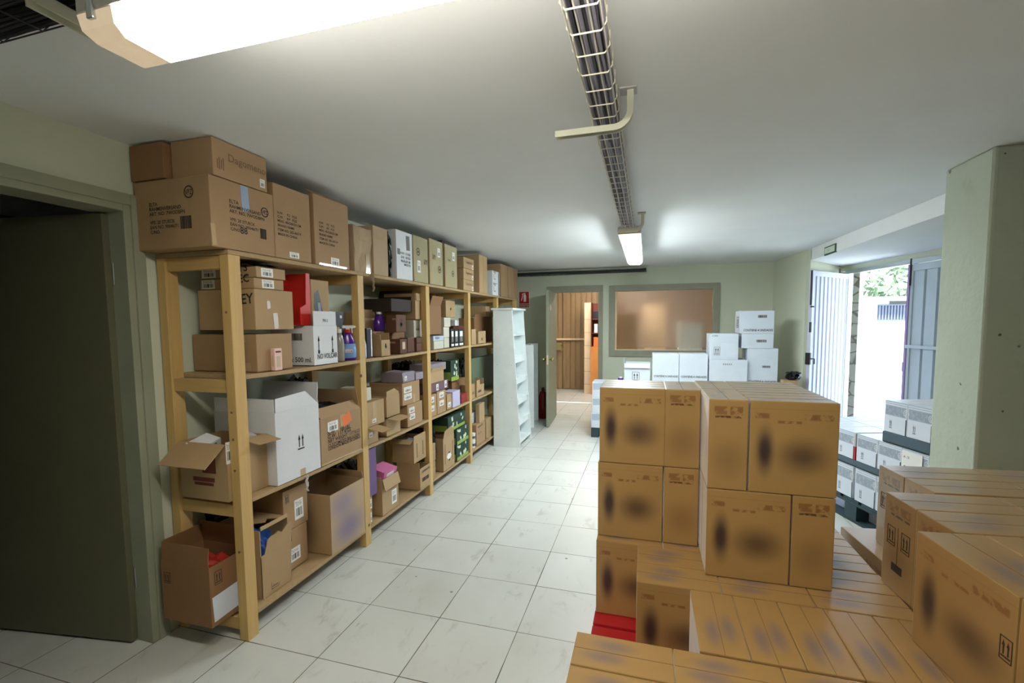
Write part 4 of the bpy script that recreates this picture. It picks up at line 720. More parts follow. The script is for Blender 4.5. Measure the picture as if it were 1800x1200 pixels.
def decorate(t, dx, dy, h, o, tint):
    wall = lambda f: face(f, dx, dy, h)
    for key, f in (('ftext', 'f'), ('ntext', 'n'), ('ltext', 'l'), ('ttext', 't')):
        if o.get(key):
            bm = new_bm()
            for s, u, v, c in o[key]: put_text(bm, wall(f), s, u, v, c)
            mesh_obj('printed_text', bm, 'faintink' if any(q[0] == 'Dagomeno' for q in o[key]) else 'blackink' if tint in ('w1', 'w2', 'winew', 'br') and tint != 'br' else ('ink' if tint != 'br' else 'palepic'), t)
    if o.get('hand'):
        bm = new_bm()
        for f, s, u, v, c in o['hand']: put_text(bm, wall(f), s, u, v, c, rot=.06)
        mesh_obj('handwriting', bm, 'blackink', t)
    for f, u, v, w, hh in o.get('bars', []):
        bm = new_bm(); x = -.5; rd = random.Random(3)
        while x < .5:
            ww = rd.choice((.03, .05, .08)); patch(bm, wall(f), u+(x+ww/2)*w, v, ww*w*wall(f)[4], hh*wall(f)[5]); x += ww+rd.choice((.03, .05))
        mesh_obj('barcode', bm, 'ink' if tint != 'w2' else 'greytape', t)
    for f, u, v, r, s in o.get('ring', []):
        bm = new_bm(); O, U, Vv, N, W, H = wall(f); c = O+U*(u*W)+Vv*(v*H)+N*.0014
        for i in range(20):
            a0, a1 = 2*math.pi*i/20, 2*math.pi*(i+1)/20
            bm.faces.new([bm.verts.new(c+(U*math.cos(a)+Vv*math.sin(a))*q) for a, q in ((a0, r*.78), (a1, r*.78), (a1, r), (a0, r))])
        put_text(bm, wall(f), s, u, v, r*.8, maxw=r*1.5, center=True); mesh_obj('round_stamp', bm, 'blackink' if tint == 'g1' else 'ink', t)
    for f, u, v, w, hh in o.get('outline', []):
        bm = new_bm(); fr = wall(f); W, H = fr[4], fr[5]
        for a in range(4):
            patch(bm, fr, u-w/2+w*(a+.5)/4, v+.02*(a % 2), w/4*W*.4, hh*H*(.9 if a % 2 else .7))
        mesh_obj('printed_emblem', bm, 'faintink', t)
    for f, u, v, w, hh in o.get('label', []):
        bm = new_bm(); fr = wall(f); patch(bm, fr, u, v, min(w, .95)*fr[4], hh*fr[5]); mesh_obj('label', bm, 'label', t)
    for f, u, v, w, hh, m in o.get('tag', []):
        bm = new_bm(); fr = wall(f)
        if m == 'orange': patch(bm, fr, u, v, w*fr[4], hh*fr[5], .35)
        else: patch(bm, fr, u, v, w*fr[4], hh*fr[5], .05)
        x = mesh_obj('sticker', bm, m, t); x['label'] = {'orange': 'torn orange sticker', 'bluetape': 'strip of bluish tape', 'greytape': 'torn grey patch', 'winew': 'large plain white label', 'greyband': 'printed grey band'}[m]
    for f, u, v, w, hh in o.get('tape', []):
        fr = wall('f' if f in ('fedge', 'fbot') else f); bm = new_bm()
        patch(bm, fr, min(max(u+w/2, w/2), 1-w/2), min(max(v+hh/2, hh/2), 1-hh/2), w*fr[4], hh*fr[5], 0 if w > .5 or hh > .5 or v == 0 else .06, .0009); x = mesh_obj('packing_tape', bm, 'tape', t)
    for f, u, v, w, hh in o.get('arrows', []):
        bm = new_bm(); arrow_pair(bm, wall(f), u, v, w*1.3, hh, tint not in ('w1',)); mesh_obj('arrow_mark', bm, 'blackink' if tint == 'w1' else 'ink', t)
    for f, u, v, hh in o.get('sarrows', []):
        bm = new_bm(); fr = wall(f); patch(bm, fr, u, v, .0055, hh*h)
        O, U, Vv, N, W, H = fr; c = O+U*(u*W)+Vv*((v+hh/2)*H)+N*.0012
        bm.faces.new([bm.verts.new(c+U*a+Vv*b) for a, b in ((-.009, -.02), (.009, -.02), (0, .012))])
        c = O+U*(u*W)+Vv*((v-hh/2)*H)+N*.0012; bm.faces.new([bm.verts.new(c+U*a+Vv*b) for a, b in ((-.008, -.012), (.008, -.012), (.008, .006), (0, .014), (-.008, .006))]); mesh_obj('arrow_mark', bm, 'blackink', t)
    for f, u, w in o.get('slots', []):
        bm = new_bm(); fr = wall(f); patch(bm, fr, u, .5, .006, .62*fr[5]); mesh_obj('slot_mark', bm, 'blackink', t)
    for f, u, v, w in o.get('diamond', []):
        bm = new_bm(); fr = wall(f); patch(bm, fr, u, v, .075, .075, math.pi/4); x = mesh_obj('diamond_label', bm, 'white', t)
        bm = new_bm(); O, U, Vv, N, W, H = fr; c = O+U*(u*W)+Vv*(v*H)+N*.0018
        for s in (-1, 1): bm.faces.new([bm.verts.new(c+U*a+Vv*b) for a, b in ((-.025, s*.028), (.025, s*.028), (0, s*.053))])
        mesh_obj('diamond_print', bm, 'blackink', t)
    for f, u, v, w, hh in o.get('stripes', []):
        fr = wall(f); bm = new_bm()
        for i in range(7): patch(bm, fr, u, .08+i*.14, w*fr[4]*1.15, .012, .7)
        mesh_obj('printed_stripes', bm, 'blackink', t)
    for f, u, v, w, hh in o.get('darkspot', []):
        fr = wall(f); bm = new_bm(); patch(bm, fr, u, v, w*fr[4]*.6, hh*fr[5]); patch(bm, fr, u, v-hh*.1, w*fr[4], hh*fr[5]*.3); mesh_obj('printed_picture', bm, 'ink', t)
    if o.get('palepic'):
        fr = wall('f'); bm = new_bm(); patch(bm, fr, .5, .55, .4*fr[4], .5*fr[5]); mesh_obj('printed_picture', bm, 'palepic', t)
    if o.get('hole'):
        f, u, v, w, hh = o['hole']; fr = wall(f); O, U, Vv, N, W, H = fr; c = O+U*(u*W)+Vv*(v*H)+N*.0012
        pts = [(-.5, -.1), (-.45, .35), (-.05, .5), (.12, .3), (.25, -.05), (.5, -.4), (.3, -.3), (.1, -.15), (-.05, -.5), (-.35, -.45)]
        bm = new_bm(); bm.faces.new([bm.verts.new(c+U*(a*w*W)+Vv*(b*hh*H)) for a, b in pts]); mesh_obj('torn_hole', bm, 'blackpl', t)
        bm = new_bm(); patch(bm, fr, u+.02, v-.1, w*W*.28, hh*H*.42, .1, .002); mesh_obj('grey_lining', bm, 'greybag', t)
    if o.get('gold'):
        bm = new_bm(); fr = wall('f'); patch(bm, fr, .4, .35, .5*fr[4], .3*fr[5], .2); patch(bm, fr, .45, .62, .3*fr[4], .12*fr[5]); mesh_obj('printed_picture', bm, 'gold', t)
        bm = new_bm(); patch(bm, fr, .75, .9, .2*fr[4], .06*fr[5]); mesh_obj('printed_logo', bm, 'white', t)
    if o.get('pinkart'):
        bm = new_bm(); fr = wall('f'); patch(bm, fr, .5, .4, .5*fr[4], .5*fr[5]); fr = wall('n'); patch(bm, fr, .5, .45, .4*fr[4], .5*fr[5]); mesh_obj('printed_picture', bm, 'palepic', t)
        bm = new_bm(); fr = wall('f'); patch(bm, fr, .5, .85, .7*fr[4], .08*fr[5]); mesh_obj('printed_logo', bm, 'redbr', t)
    if o.get('stripew'):
        bm = new_bm(); fr = wall('f'); patch(bm, fr, .85, .5, .2*fr[4], .9*fr[5]); mesh_obj('white_stripe', bm, 'white', t)
    if o.get('canart'):
        bm = new_bm(); fr = wall('f'); patch(bm, fr, .5, .72, .6*fr[4], .3*fr[5]); patch(bm, fr, .5, .12, .8*fr[4], .12*fr[5]); mesh_obj('printed_label', bm, 'white', t)
        bm = new_bm(); patch(bm, fr, .5, .42, .5*fr[4], .28*fr[5], .0); mesh_obj('printed_picture', bm, 'greytape', t)
    if o.get('redprint'):
        bm = new_bm(); fr = wall('n'); patch(bm, fr, .62, .62, .28*fr[4], .28*fr[5]); patch(bm, fr, .5, .36, .45*fr[4], .02); patch(bm, fr, .5, .28, .4*fr[4], .014); mesh_obj('red_mark', bm, 'redbr', t)  # reddish block and two thin strips on the near face
    if tint == 'limeprint':
        rd = random.Random(int(h*1000)); bm = new_bm(); fr = wall('f')
        for q in range(6): patch(bm, fr, rd.uniform(.12, .88), rd.uniform(.25, .9), rd.uniform(.02, .05), rd.uniform(.02, .045), rd.uniform(-.8, .8))
        mesh_obj('printed_motifs', bm, 'palegl', t)
        bm = new_bm(); patch(bm, fr, .5, .12, .92*fr[4], .2*fr[5]); fr = wall('n'); patch(bm, fr, .5, .25, .9*fr[4], .4*fr[5]); mesh_obj('lime_band', bm, 'lime', t)
TINT['limeprint'] = (34, 62, 48); TINT['stripy'] = (150, 46, 44); TINT['canprint'] = (36, 33, 36); TINT['pinkprint'] = (206, 112, 160)
BLOTCH = printed('cardboard_blotched', (178, 148, 108), side=[('e', .35, .42, .26, .3, .8, (80, 60, 50), .6)], end=[('e', .35, .75, .3, .2, .9, (120, 104, 138), .7), ('e', .5, .3, .35, .22, .9, (96, 84, 132), .8)], longx=True)
def name_cat(label, kind, tint):
    import re
    l = re.split(r' (?:on|in|behind|beside|under|with|between|at|lying|standing|leaning|against|sticking|reading|resting|by|heaped|bulging|printed|marked|full|protruding|stan|pushed|over|of) ', label)[0]
    if label.startswith('sheet of black'): l = 'film'
    for w, n, c in (('board', 'leaning_board', 'board'), ('panel', 'display_board', 'board'), ('canister', 'canister', 'canister'), ('packets', 'packet_bundle', 'packets'), ('packet', 'product_packet', 'packet'), ('bag', 'plastic_bag', 'bag'),
                    ('film', 'plastic_film', 'plastic film'), ('tray', 'display_tray', 'tray'), ('sheet', 'packaging_sheet', 'packaging'), ('carton', 'cardboard_carton', 'cardboard box'), ('box', 'product_box', 'box'), ('pack', 'product_pack', 'pack')):
        if w in l: return n, c
    return 'cardboard_carton', 'cardboard box'
def flap(t, f, ln, angd, dx, dy, h, tint, shape=None):
    W = dy if f in 'fb' else dx; W -= .012
    a = math.radians(angd); th = .004
    pr = [(-W/2, 0), (W/2, 0), (W/2, ln), (-W/2, ln)]
    if shape == 'trap': pr = [(-W/2, 0), (W/2, 0), (W/2-W*.05, ln*.35), (W/2-W*.38, ln), (-W/2, ln*.72)]
    if shape == 'trap2': pr = [(-W/2, 0), (W/2, 0), (W/2-W*.01, ln*.05), (W*.18, ln), (-W/2, ln*.86)]
    if shape == 'far': pr = [(-W*.13, 0), (W/2, 0), (W/2-.01, ln), (-W*.11, ln*.93)]
    if shape == 'half': pr = [(-W/2, 0), (-W*.05, 0), (-W*.08, ln), (-W/2, ln*.95)]
    bm = new_bm()
    for q in (0, 1):
        pass
    lo = [bm.verts.new((x, 0, z)) for x, z in pr]; hi = [bm.verts.new((x, th, z)) for x, z in pr]
    bm.faces.new(lo); bm.faces.new(hi[::-1])
    for i in range(len(pr)): bm.faces.new((lo[i], hi[i], hi[(i+1) % len(pr)], lo[(i+1) % len(pr)]))
    bmesh.ops.recalc_face_normals(bm, faces=bm.faces)
    # outward is local -Y ; hinge along X
    R = Matrix.Rotation(a, 4, 'X')
    rz = {'f': math.pi/2, 'b': -math.pi/2, 'n': 0, 'r': math.pi}[f]
    off = {'f': (dx/2, 0), 'b': (-dx/2, 0), 'n': (0, -dy/2), 'r': (0, dy/2)}[f]
    bmesh.ops.transform(bm, matrix=Matrix.Translation((off[0], off[1], h+.0005)) @ Matrix.Rotation(rz, 4, 'Z') @ R, verts=bm.verts[:])
    return mesh_obj('flap', bm, tint, t)
def carton(kind, X, Ya, Yb, z, h, d, tint, label, o, rz=0, mat=None, nm=None, cat=None):
    dx, dy = d, Yb-Ya
    n_, c_ = name_cat(label, kind, tint)
    t = empty(nm or n_, (X-d/2, (Ya+Yb)/2, z), rz); tag(t, label, cat or c_)
    m = mat or (tint if (tint in TINT) else tint)
    if o.get('blotch'): m = BLOTCH
    bm = new_bm()
    if kind in ('closed', 'panel'):
        box(bm, -dx/2, dx/2, -dy/2, dy/2, 0, h, min(.004, dx*.1, dy*.1))
        if o.get('ragged'):
            bmesh.ops.subdivide_edges(bm, edges=[e for e in bm.edges if e.calc_length() > .08], cuts=3, use_grid_fill=True)
            for v in bm.verts:
                if v.co.z > .01: v.co += Vector((random.uniform(-.012, .004), random.uniform(-.004, .004), random.uniform(-.012, .0)))
        mesh_obj('carton_body' if c_ == 'cardboard box' else 'body', bm, m, t)
    elif kind == 'open':
        T = .005
        box(bm, -dx/2, dx/2, -dy/2, dy/2, 0, T)
        fz = h
        if o.get('tear'):
            box(bm, -dx/2, -dx/2+T, -dy/2, dy/2, T, h); box(bm, -dx/2+T, dx/2-T, -dy/2, -dy/2+T, T, h); box(bm, -dx/2+T, dx/2-T, dy/2-T, dy/2, T, h)
            # torn front: ragged upper edge
            rd = random.Random(5); n = 9; ys = [-dy/2+dy*i/n for i in range(n+1)]; zs = [h*(.62 if i < 2 else .78+.14*i/n)+rd.uniform(-.012, .012) for i in range(n+1)]
            lo = [bm.verts.new((dx/2, y, T)) for y in ys]; hi = [bm.verts.new((dx/2+.02*i/n, y, zz)) for i, (y, zz) in enumerate(zip(ys, zs))]
            lo2 = [bm.verts.new((dx/2-T, y, T)) for y in ys]; hi2 = [bm.verts.new((dx/2-T+.02*i/n, y, zz)) for i, (y, zz) in enumerate(zip(ys, zs))]
            for i in range(n):
                bm.faces.new((lo[i], lo[i+1], hi[i+1], hi[i])); bm.faces.new((lo2[i+1], lo2[i], hi2[i], hi2[i+1])); bm.faces.new((hi[i], hi[i+1], hi2[i+1], hi2[i]))
            # torn lid
            pr = [(-dx/2, -dy/2), (dx*.32, -dy/2), (dx*.12, -dy*.2), (dx*.3, 0), (dx*.2, dy*.2), (dx*.42, dy*.36), (dx*.38, dy/2), (-dx/2, dy/2)]
            a_ = [bm.verts.new((x, y, h)) for x, y in pr]; b_ = [bm.verts.new((x, y, h+.004)) for x, y in pr]
            bm.faces.new(a_[::-1]); bm.faces.new(b_)
            for i in range(len(pr)): bm.faces.new((a_[i], a_[(i+1) % len(pr)], b_[(i+1) % len(pr)], b_[i]))
        else:
            for q in ((dx/2-T, dx/2, -dy/2, dy/2), (-dx/2, -dx/2+T, -dy/2, dy/2), (-dx/2+T, dx/2-T, -dy/2, -dy/2+T), (-dx/2+T, dx/2-T, dy/2-T, dy/2)):
                box(bm, *q, T, h)
        mesh_obj('carton_body', bm, m, t)
        for fl in o.get('flaps', []):
            sh_ = fl[3] if len(fl) > 3 and fl[3] in ('trap', 'half', 'trap2', 'far') else None
            ff = flap(t, fl[0], fl[1], fl[2], dx, dy, h, m, sh_)
            if len(fl) > 3 and fl[3] == '7911':
                bm = new_bm(); put_text(bm, (Vector((dx/2+.0, -dy/2, h)), Vector((0, 1, 0)), Vector((0, 0, 1)), Vector((1, 0, 0)), dy, fl[1]), '7911', .38, .25, .018); mesh_obj('printed_number', bm, 'blackink', ff)
        # what lies inside
        cx, cyy = X-d/2, (Ya+Yb)/2
        def inside(nm, m, lb, cat, hh, sx=.8, sy=.8, ox=0):
            bm = new_bm(); crumple(bm, dx*sx, dy*sy, hh, .3, 5, len(lb)); tag(mesh_obj(nm, bm, m, None, (cx+ox, cyy, z+T+.001)), lb, cat)
        if o.get('blackstuff'): inside('plastic_bag', 'blackbag', 'black glossy plastic heaped inside the carton with the orange sticker', 'bag', h+.05)
        if o.get('redstuff'): inside('plastic_bag', 'redbag', 'dark red plastic bag inside the open carton at the foot of the shelving', 'bag', h-.02)
        if o.get('bluestuff'): inside('plastic_bag', 'bluebag', 'bright blue plastic package inside the torn carton', 'bag', h-.03, .8, .5)
        if o.get('bluegrey'): inside('plastic_bag', 'greybag', 'blue grey wrapped item inside the tilted carton with slots', 'bag', h-.02)
    elif kind == 'crumple':
        crumple(bm, dx, dy, h, .25, 6, 4); mesh_obj('bag_body', bm, m, t)
    elif kind == 'film':
        crumple(bm, dx, dy, .018, .25, 6, 11); mesh_obj('film_sheet', bm, m, t)
    elif kind == 'tray':
        pr = [(-dy/2, 0), (dy/2, 0), (dy/2, h), (dy*.15, h), (dy*.05, h*.4), (-dy/2, h*.33)]
        for x0 in (-dx/2, dx/2-.006):
            a_ = [bm.verts.new((x0, y, zz)) for y, zz in pr]; b_ = [bm.verts.new((x0+.006, y, zz)) for y, zz in pr]
            bm.faces.new(a_); bm.faces.new(b_[::-1])
            for i in range(len(pr)): bm.faces.new((a_[i], b_[i], b_[(i+1) % len(pr)], a_[(i+1) % len(pr)]))
        box(bm, -dx/2+.006, dx/2-.006, -dy/2, dy/2, 0, .005); box(bm, -dx/2+.006, dx/2-.006, dy/2-.005, dy/2, .005, h)
        bmesh.ops.recalc_face_normals(bm, faces=bm.faces); mesh_obj('tray_body', bm, m, t)
    elif kind == 'tilt':
        rd = random.Random(len(label)); rx = rd.uniform(-.3, .3)
        box(bm, -dx/2, dx/2, -dy/2*.9, dy/2*.9, 0, h, .004, Matrix.Translation((0, 0, .03)) @ Matrix.Rotation(rx, 4, 'X') @ Matrix.Rotation(.25, 4, 'Y')); mesh_obj('packet_body', bm, m, t)
        bm = new_bm(); patch(bm, face('f', dx, dy*.9, h), .5, .5, dy*.5, h*.5); bmesh.ops.transform(bm, matrix=Matrix.Translation((0, 0, .03)) @ Matrix.Rotation(rx, 4, 'X') @ Matrix.Rotation(.25, 4, 'Y'), verts=bm.verts[:]); mesh_obj('printed_label', bm, 'greytape' if tint == 'w1' else 'white', t)
        return t
    if kind == 'closed' and o.get('flaps'):
        for fl in o['flaps']: flap(t, fl[0], fl[1], fl[2], dx, dy, h, m)
    decorate(t, dx, dy, h, o, tint)
    return t
for it in ITEMS:
    if it[0] in ('spray', 'jar', 'jug', 'bucket'):
        kind, X, Y, z, r, h, tint, label, o = it
        nm = {'spray': 'spray_bottle', 'jar': 'plastic_bottle', 'jug': 'detergent_bottle', 'bucket': 'plastic_tub'}[kind]
        t = empty(nm, (X, Y, z), math.radians(-48 if kind in ('spray', 'jug') else 10)); tag(t, label, 'bottle' if kind != 'bucket' else 'tub')
        if kind == 'spray':
            bm = new_bm(); lathe(bm, [(r*.85, 0), (r*1.0, .006), (r*1.05, h*.28), (r*.9, h*.5), (r*.5, h*.68), (r*.38, h*.74)], 24, sx=.62, sy=1.15); mesh_obj('bottle_body', bm, 'purple', t, smooth=True)
            bm = new_bm(); lathe(bm, [(r*.9, .012), (r*1.08, .02), (r*1.12, h*.26), (r*1.0, h*.44)], 24, sx=.64, sy=1.16); mesh_obj('bottle_label', bm, 'lightblue', t, smooth=True)
            bm = new_bm(); patch(bm, (Vector((r*.74, -r, 0)), Vector((0, 1, 0)), Vector((0, 0, 1)), Vector((1, 0, 0)), 2*r, h), .5, .25, r*1.2, .02); mesh_obj('label_band', bm, 'white', t)
            bm = new_bm(); put_text(bm, (Vector((r*.79, -r, 0)), Vector((0, 1, 0)), Vector((0, 0, 1)), Vector((1, 0, 0)), 2*r, h), 'CONZUM', .2, .22, .012, maxw=r*1.1); mesh_obj('label_text', bm, 'redcap', t)
            bm = new_bm(); lathe(bm, [(r*.42, h*.735), (r*.44, h*.82)], 16); mesh_obj('spray_collar', bm, 'redcap', t)
            bm = new_bm(); box(bm, -.012, .012, -.035, .04, h*.85, h*.93, .006); box(bm, -.008, .008, -.012, .012, h*.80, h*.86); box(bm, -.009, .009, .036, .05, h*.86, h*.92, .003)
            box(bm, -.006, .006, .022, .030, h*.72, h*.86, .002); mesh_obj('trigger_head', bm, 'white', t)
        elif kind == 'jug':
            bm = new_bm(); lathe(bm, [(r*.8, 0), (r*.95, .006), (r, h*.2), (r*.98, h*.5), (r*.7, h*.72), (r*.42, h*.84), (r*.40, h*.88)], 24, sx=.7, sy=1.05); mesh_obj('bottle_body', bm, 'purple', t, smooth=True)
            bm = new_bm(); lathe(bm, [(r*.5, h*.88), (r*.5, h), (r*.3, h+.001)], 18); mesh_obj('cap', bm, 'white', t)
        elif kind == 'jar':
            bm = new_bm(); lathe(bm, [(r*.85, 0), (r, .006), (r, h*.6), (r*.6, h*.8), (r*.4, h*.88)], 20); mesh_obj('bottle_body', bm, tint, t, smooth=True)
            bm = new_bm(); lathe(bm, [(r*.45, h*.88), (r*.45, h)], 14); mesh_obj('cap', bm, 'white', t)
        else:
            bm = new_bm(); lathe(bm, [(r*.88, 0), (r*.9, .003), (r, h*.86)], 24); mesh_obj('tub_body', bm, 'white', t)
            bm = new_bm(); lathe(bm, [(r*1.05, h*.86), (r*1.05, h*.99), (r, h)], 24); mesh_obj('lid', bm, 'white', t)
            bm = new_bm(); lathe(bm, [(r*.935, h*.25), (r*1.0, h*.6)], 24); mesh_obj('dark_label', bm, 'slate', t)
    else:
        kind, X, Ya, Yb, z, h, d, tint, label, o = it
        carton(kind, X, Ya, Yb, z+.001, h, d, tint, label, o)

# ================================================================== LEANING SHELF UNIT, SIGNS, EXTINGUISHER
t = empty('white_display_shelf', (-1.83, 5.40, 0)); tag(t, 'tall white display shelf with tapered sides at the end of the wooden shelving', 'shelf unit')
for y in (0, .54):
    bm = new_bm(); pts = [(0, 0), (.348, 0), (.25, 1.70), (.012, 1.70)]
    a_ = [bm.verts.new((x, y, z)) for x, z in pts]; b_ = [bm.verts.new((x, y+.018, z)) for x, z in pts]
    bm.faces.new(a_); bm.faces.new(b_[::-1])
    for i in range(4): bm.faces.new((a_[i], b_[i], b_[(i+1) % 4], a_[(i+1) % 4]))
    bmesh.ops.recalc_face_normals(bm, faces=bm.faces); mesh_obj('side_panel', bm, 'laminate', t)
bm = new_bm(); box(bm, -.012, .275, -.02, .58, 1.701, 1.722, .002); mesh_obj('top_board', bm, 'laminate', t)
bm = new_bm(); box(bm, .012, .024, .018, .54, .03, 1.70); mesh_obj('back_panel', bm, 'laminate', t)
for i, z in enumerate((.05, .32, .58, .84, 1.10, 1.38)):
    bm = new_bm(); xf = .348-.098*z/1.7-.004; box(bm, .025, xf, .0185, .5395, z, z+.016); mesh_obj('shelf', bm, 'laminate', t)
    if i and i < 5:
        bm = new_bm(); box(bm, xf-.004, xf, .05, .50, z-.055, z-.001); mesh_obj('price_rail', bm, 'laminate', t)
bm = new_bm()
for z in (.22, .62, 1.02, 1.45):
    for x in (.05, .24): box(bm, x, x+.008, -.0015, .0, z, z+.008)
mesh_obj('screw_caps', bm, 'housing', t)
t = empty('white_panel_stack', (-1.72, 6.50, 0), math.radians(6)); tag(t, 'white boards leaning upright behind the white display shelf', 'boards')
bm = new_bm(); box(bm, 0, .02, 0, .55, 0, 1.22, .002); mesh_obj('board', bm, 'laminate', t)
bm = new_bm(); box(bm, .022, .14, .0, .018, 0, 1.22, .002); mesh_obj('board', bm, 'laminate', t); bm = new_bm(); box(bm, .022, .14, .53, .55, .0, 1.22, .002); mesh_obj('board', bm, 'laminate', t)
t = empty('fire_sign', (-1.935, 7.345, 1.79)); tag(t, 'red fire extinguisher sign with white pictogram on the back wall', 'sign')
bm = new_bm(); box(bm, -.088, .088, -.003, .003, 0, .26); mesh_obj('sign_plate', bm, 'white', t)
bm = new_bm(); box(bm, -.082, .082, -.005, -.003, .065, .255); box(bm, -.082, .082, -.005, -.003, .005, .058); mesh_obj('red_field', bm, 'redcap', t)
fr = (Vector((-.082, -.005, 0)), Vector((1, 0, 0)), Vector((0, 0, 1)), Vector((0, -1, 0)), .164, .26)
bm = new_bm(); put_text(bm, fr, 'EXTINTOR', .06, .06, .032); mesh_obj('sign_text', bm, 'white', t)
bm = new_bm(); patch(bm, fr, .58, .56, .042, .105); patch(bm, fr, .58, .80, .024, .02); patch(bm, fr, .45, .86, .06, .012, .3); patch(bm, fr, .30, .62, .012, .10, -.25); mesh_obj('extinguisher_pictogram', bm, 'white', t)
t = empty('fire_extinguisher', (-1.60, 7.22, 0)); tag(t, 'dark red fire extinguisher on the floor beside the inner door', 'fire extinguisher')
bm = new_bm(); lathe(bm, [(.06, 0), (.07, .01), (.07, .36), (.05, .42), (.02, .45)], 20); mesh_obj('cylinder_body', bm, 'extred', t, smooth=True)
bm = new_bm(); box(bm, -.015, .015, -.04, .04, .45, .5, .004); tube(bm, [(.02, 0, .47), (.08, 0, .44), (.085, 0, .3), (.08, 0, .15)], .008, 8); mesh_obj('valve_and_hose', bm, 'blackpl', t)
t = empty('emergency_sign', (1.842, 5.64, 2.275), math.radians(1)); tag(t, 'small dark green framed sign on the beam above the metal door', 'sign')
bm = new_bm(); box(bm, -.018, 0, -.15, .15, -.045, .045, .004); mesh_obj('sign_frame', bm, 'greenf', t)
bm = new_bm(); box(bm, -.021, -.018, -.13, .13, -.03, .03); mesh_obj('sign_plate', bm, 'palegl', t)
bm = new_bm(); box(bm, -.0225, -.021, -.03, .03, -.004, .004); box(bm, -.0225, -.021, .02, .035, -.012, .012); mesh_obj('sign_mark', bm, 'leafgrey', t)

# ================================================================== PALLET STACKS
INKP = (60, 42, 58); INKB = (112, 104, 122); INKR = (128, 78, 40)
SIDE = [('e', .18, .46, .085, .21, .75, (44, 30, 44), .92), ('e', .62, .42, .22, .14, .9, (70, 44, 44), .75), ('t', .14, .84, .08, .028, .01, INKR, .7), ('t', .78, .84, .16, .03, .01, INKR, .75), ('t', .45, .78, .14, .014, .006, INKR, .7), ('r', .5, .915, .5, .002, .002, INKR, .4)]
END = [('t', .30, .88, .16, .045, .01, INKR, .7), ('t', .70, .88, .16, .045, .01, INKR, .7), ('t', .5, .81, .34, .012, .005, (70, 44, 30), .9), ('e', .5, .35, .35, .16, .9, (110, 74, 50), .4)]
TOPM = [('e', .32, .34, .17, .13, .9, INKB, .6), ('e', .40, .70, .17, .13, .9, INKB, .6)]
TOPP = [('t', .25, .3, .14, .2, .03, (120, 116, 120), .8), ('t', .72, .5, .16, .12, .03, (70, 68, 74), .9)]
ML = {}
def bottle_mat(kind, longx, right=False):
    key = (kind, longx, right)
    if key not in ML:
        ML[key] = printed('bottle_carton_%s_%s_%s' % (kind, 'x' if longx else 'y', 'r' if right else 'l'), (168, 132, 82) if right else (178, 141, 86), SIDE if not right else [(m[0], 1-m[1], *m[2:]) for m in SIDE], END, TOPP if kind == 'crisp' else TOPM, longx)
    return ML[key]
MESHC = {}
def bottle_carton(x0, y0, z0, longx, label, group, L=.302, W=.152, H=.36, kind='blur', rz=0, right=False, arrows=False):
    key = (longx, L, W, H, kind, right)
    dx, dy = (L, W) if longx else (W, L)
    t = empty('bottle_carton', (x0, y0, z0), rz); tag(t, label, 'cardboard box', group)
    if key not in MESHC:
        bm = new_bm(); box(bm, 0, dx, 0, dy, 0, H, .004); me = mesh_obj('carton_body', bm, bottle_mat(kind, longx, right), t).data
        bm = new_bm()
        if longx: box(bm, .002, dx-.002, dy/2-.0008, dy/2+.0008, H-.0002, H+.0006)
        else: box(bm, dx/2-.0008, dx/2+.0008, .002, dy-.002, H-.0002, H+.0006)
        me2 = mesh_obj('top_seam', bm, 'faintink', t).data
        MESHC[key] = (me, me2)
    else:
        for nmx, me in zip(('carton_body', 'top_seam'), MESHC[key]):
            c = bpy.data.objects.new(nmx, me); COL.objects.link(c); c.parent = t
    if arrows:
        bm = new_bm(); fr = (Vector((0, dy, 0)), Vector((0, -1, 0)), Vector((0, 0, 1)), Vector((-1, 0, 0)), dy, H)
        if not longx: arrow_pair(bm, fr, .93, .58, .10, .17)
        else: arrow_pair(bm, fr, .28, .58, .26, .20); arrow_pair(bm, fr, .74, .58, .26, .20); patch(bm, fr, .5, .5, .001, .4*H)
        if longx: patch(bm, fr, .5, .26, .06, .03)
        mesh_obj('arrow_mark', bm, 'ink', t)
    return t
def pallet(loc, L, W, H, mat, label, rz=0):
    t = empty('pallet', loc, rz); tag(t, label, 'pallet')
    n = 7; bw = W/n*.86
    for i in range(n):
        bm = new_bm(); y = i*(W-bw)/(n-1); box(bm, 0, L, y, y+bw, H-.022, H, .003); mesh_obj('deck_board', bm, mat, t)
    for x in (0, L/2-.05, L-.1):
        bm = new_bm(); box(bm, x, x+.1, 0, W, H-.044, H-.0225, .002); mesh_obj('stringer_board', bm, mat, t)
        for y in (0, W/2-.06, W-.12):
            bm = new_bm(); box(bm, x, x+.1, y, y+.12, .022, H-.0445, .003); mesh_obj('block', bm, mat, t)
        bm = new_bm(); box(bm, x, x+.1, 0, W, 0, .0215, .002); mesh_obj('bottom_board', bm, mat, t)
    return t
pallet((-.225, 1.835, 0), 1.16, .80, .145, 'redpaint', 'red wooden pallet under the tall stack of brown bottle cartons')
pallet((-.225, .92, 0), 1.16, .80, .145, 'redpaint', 'red wooden pallet under the low block nearest the camera')
Z1, Z2, Z3 = .147, .5095, .872
GT = 'brown bottle cartons of the tall stack'; GF = 'brown bottle cartons of the low block'
RW = ['front', 'second', 'third', 'fourth']
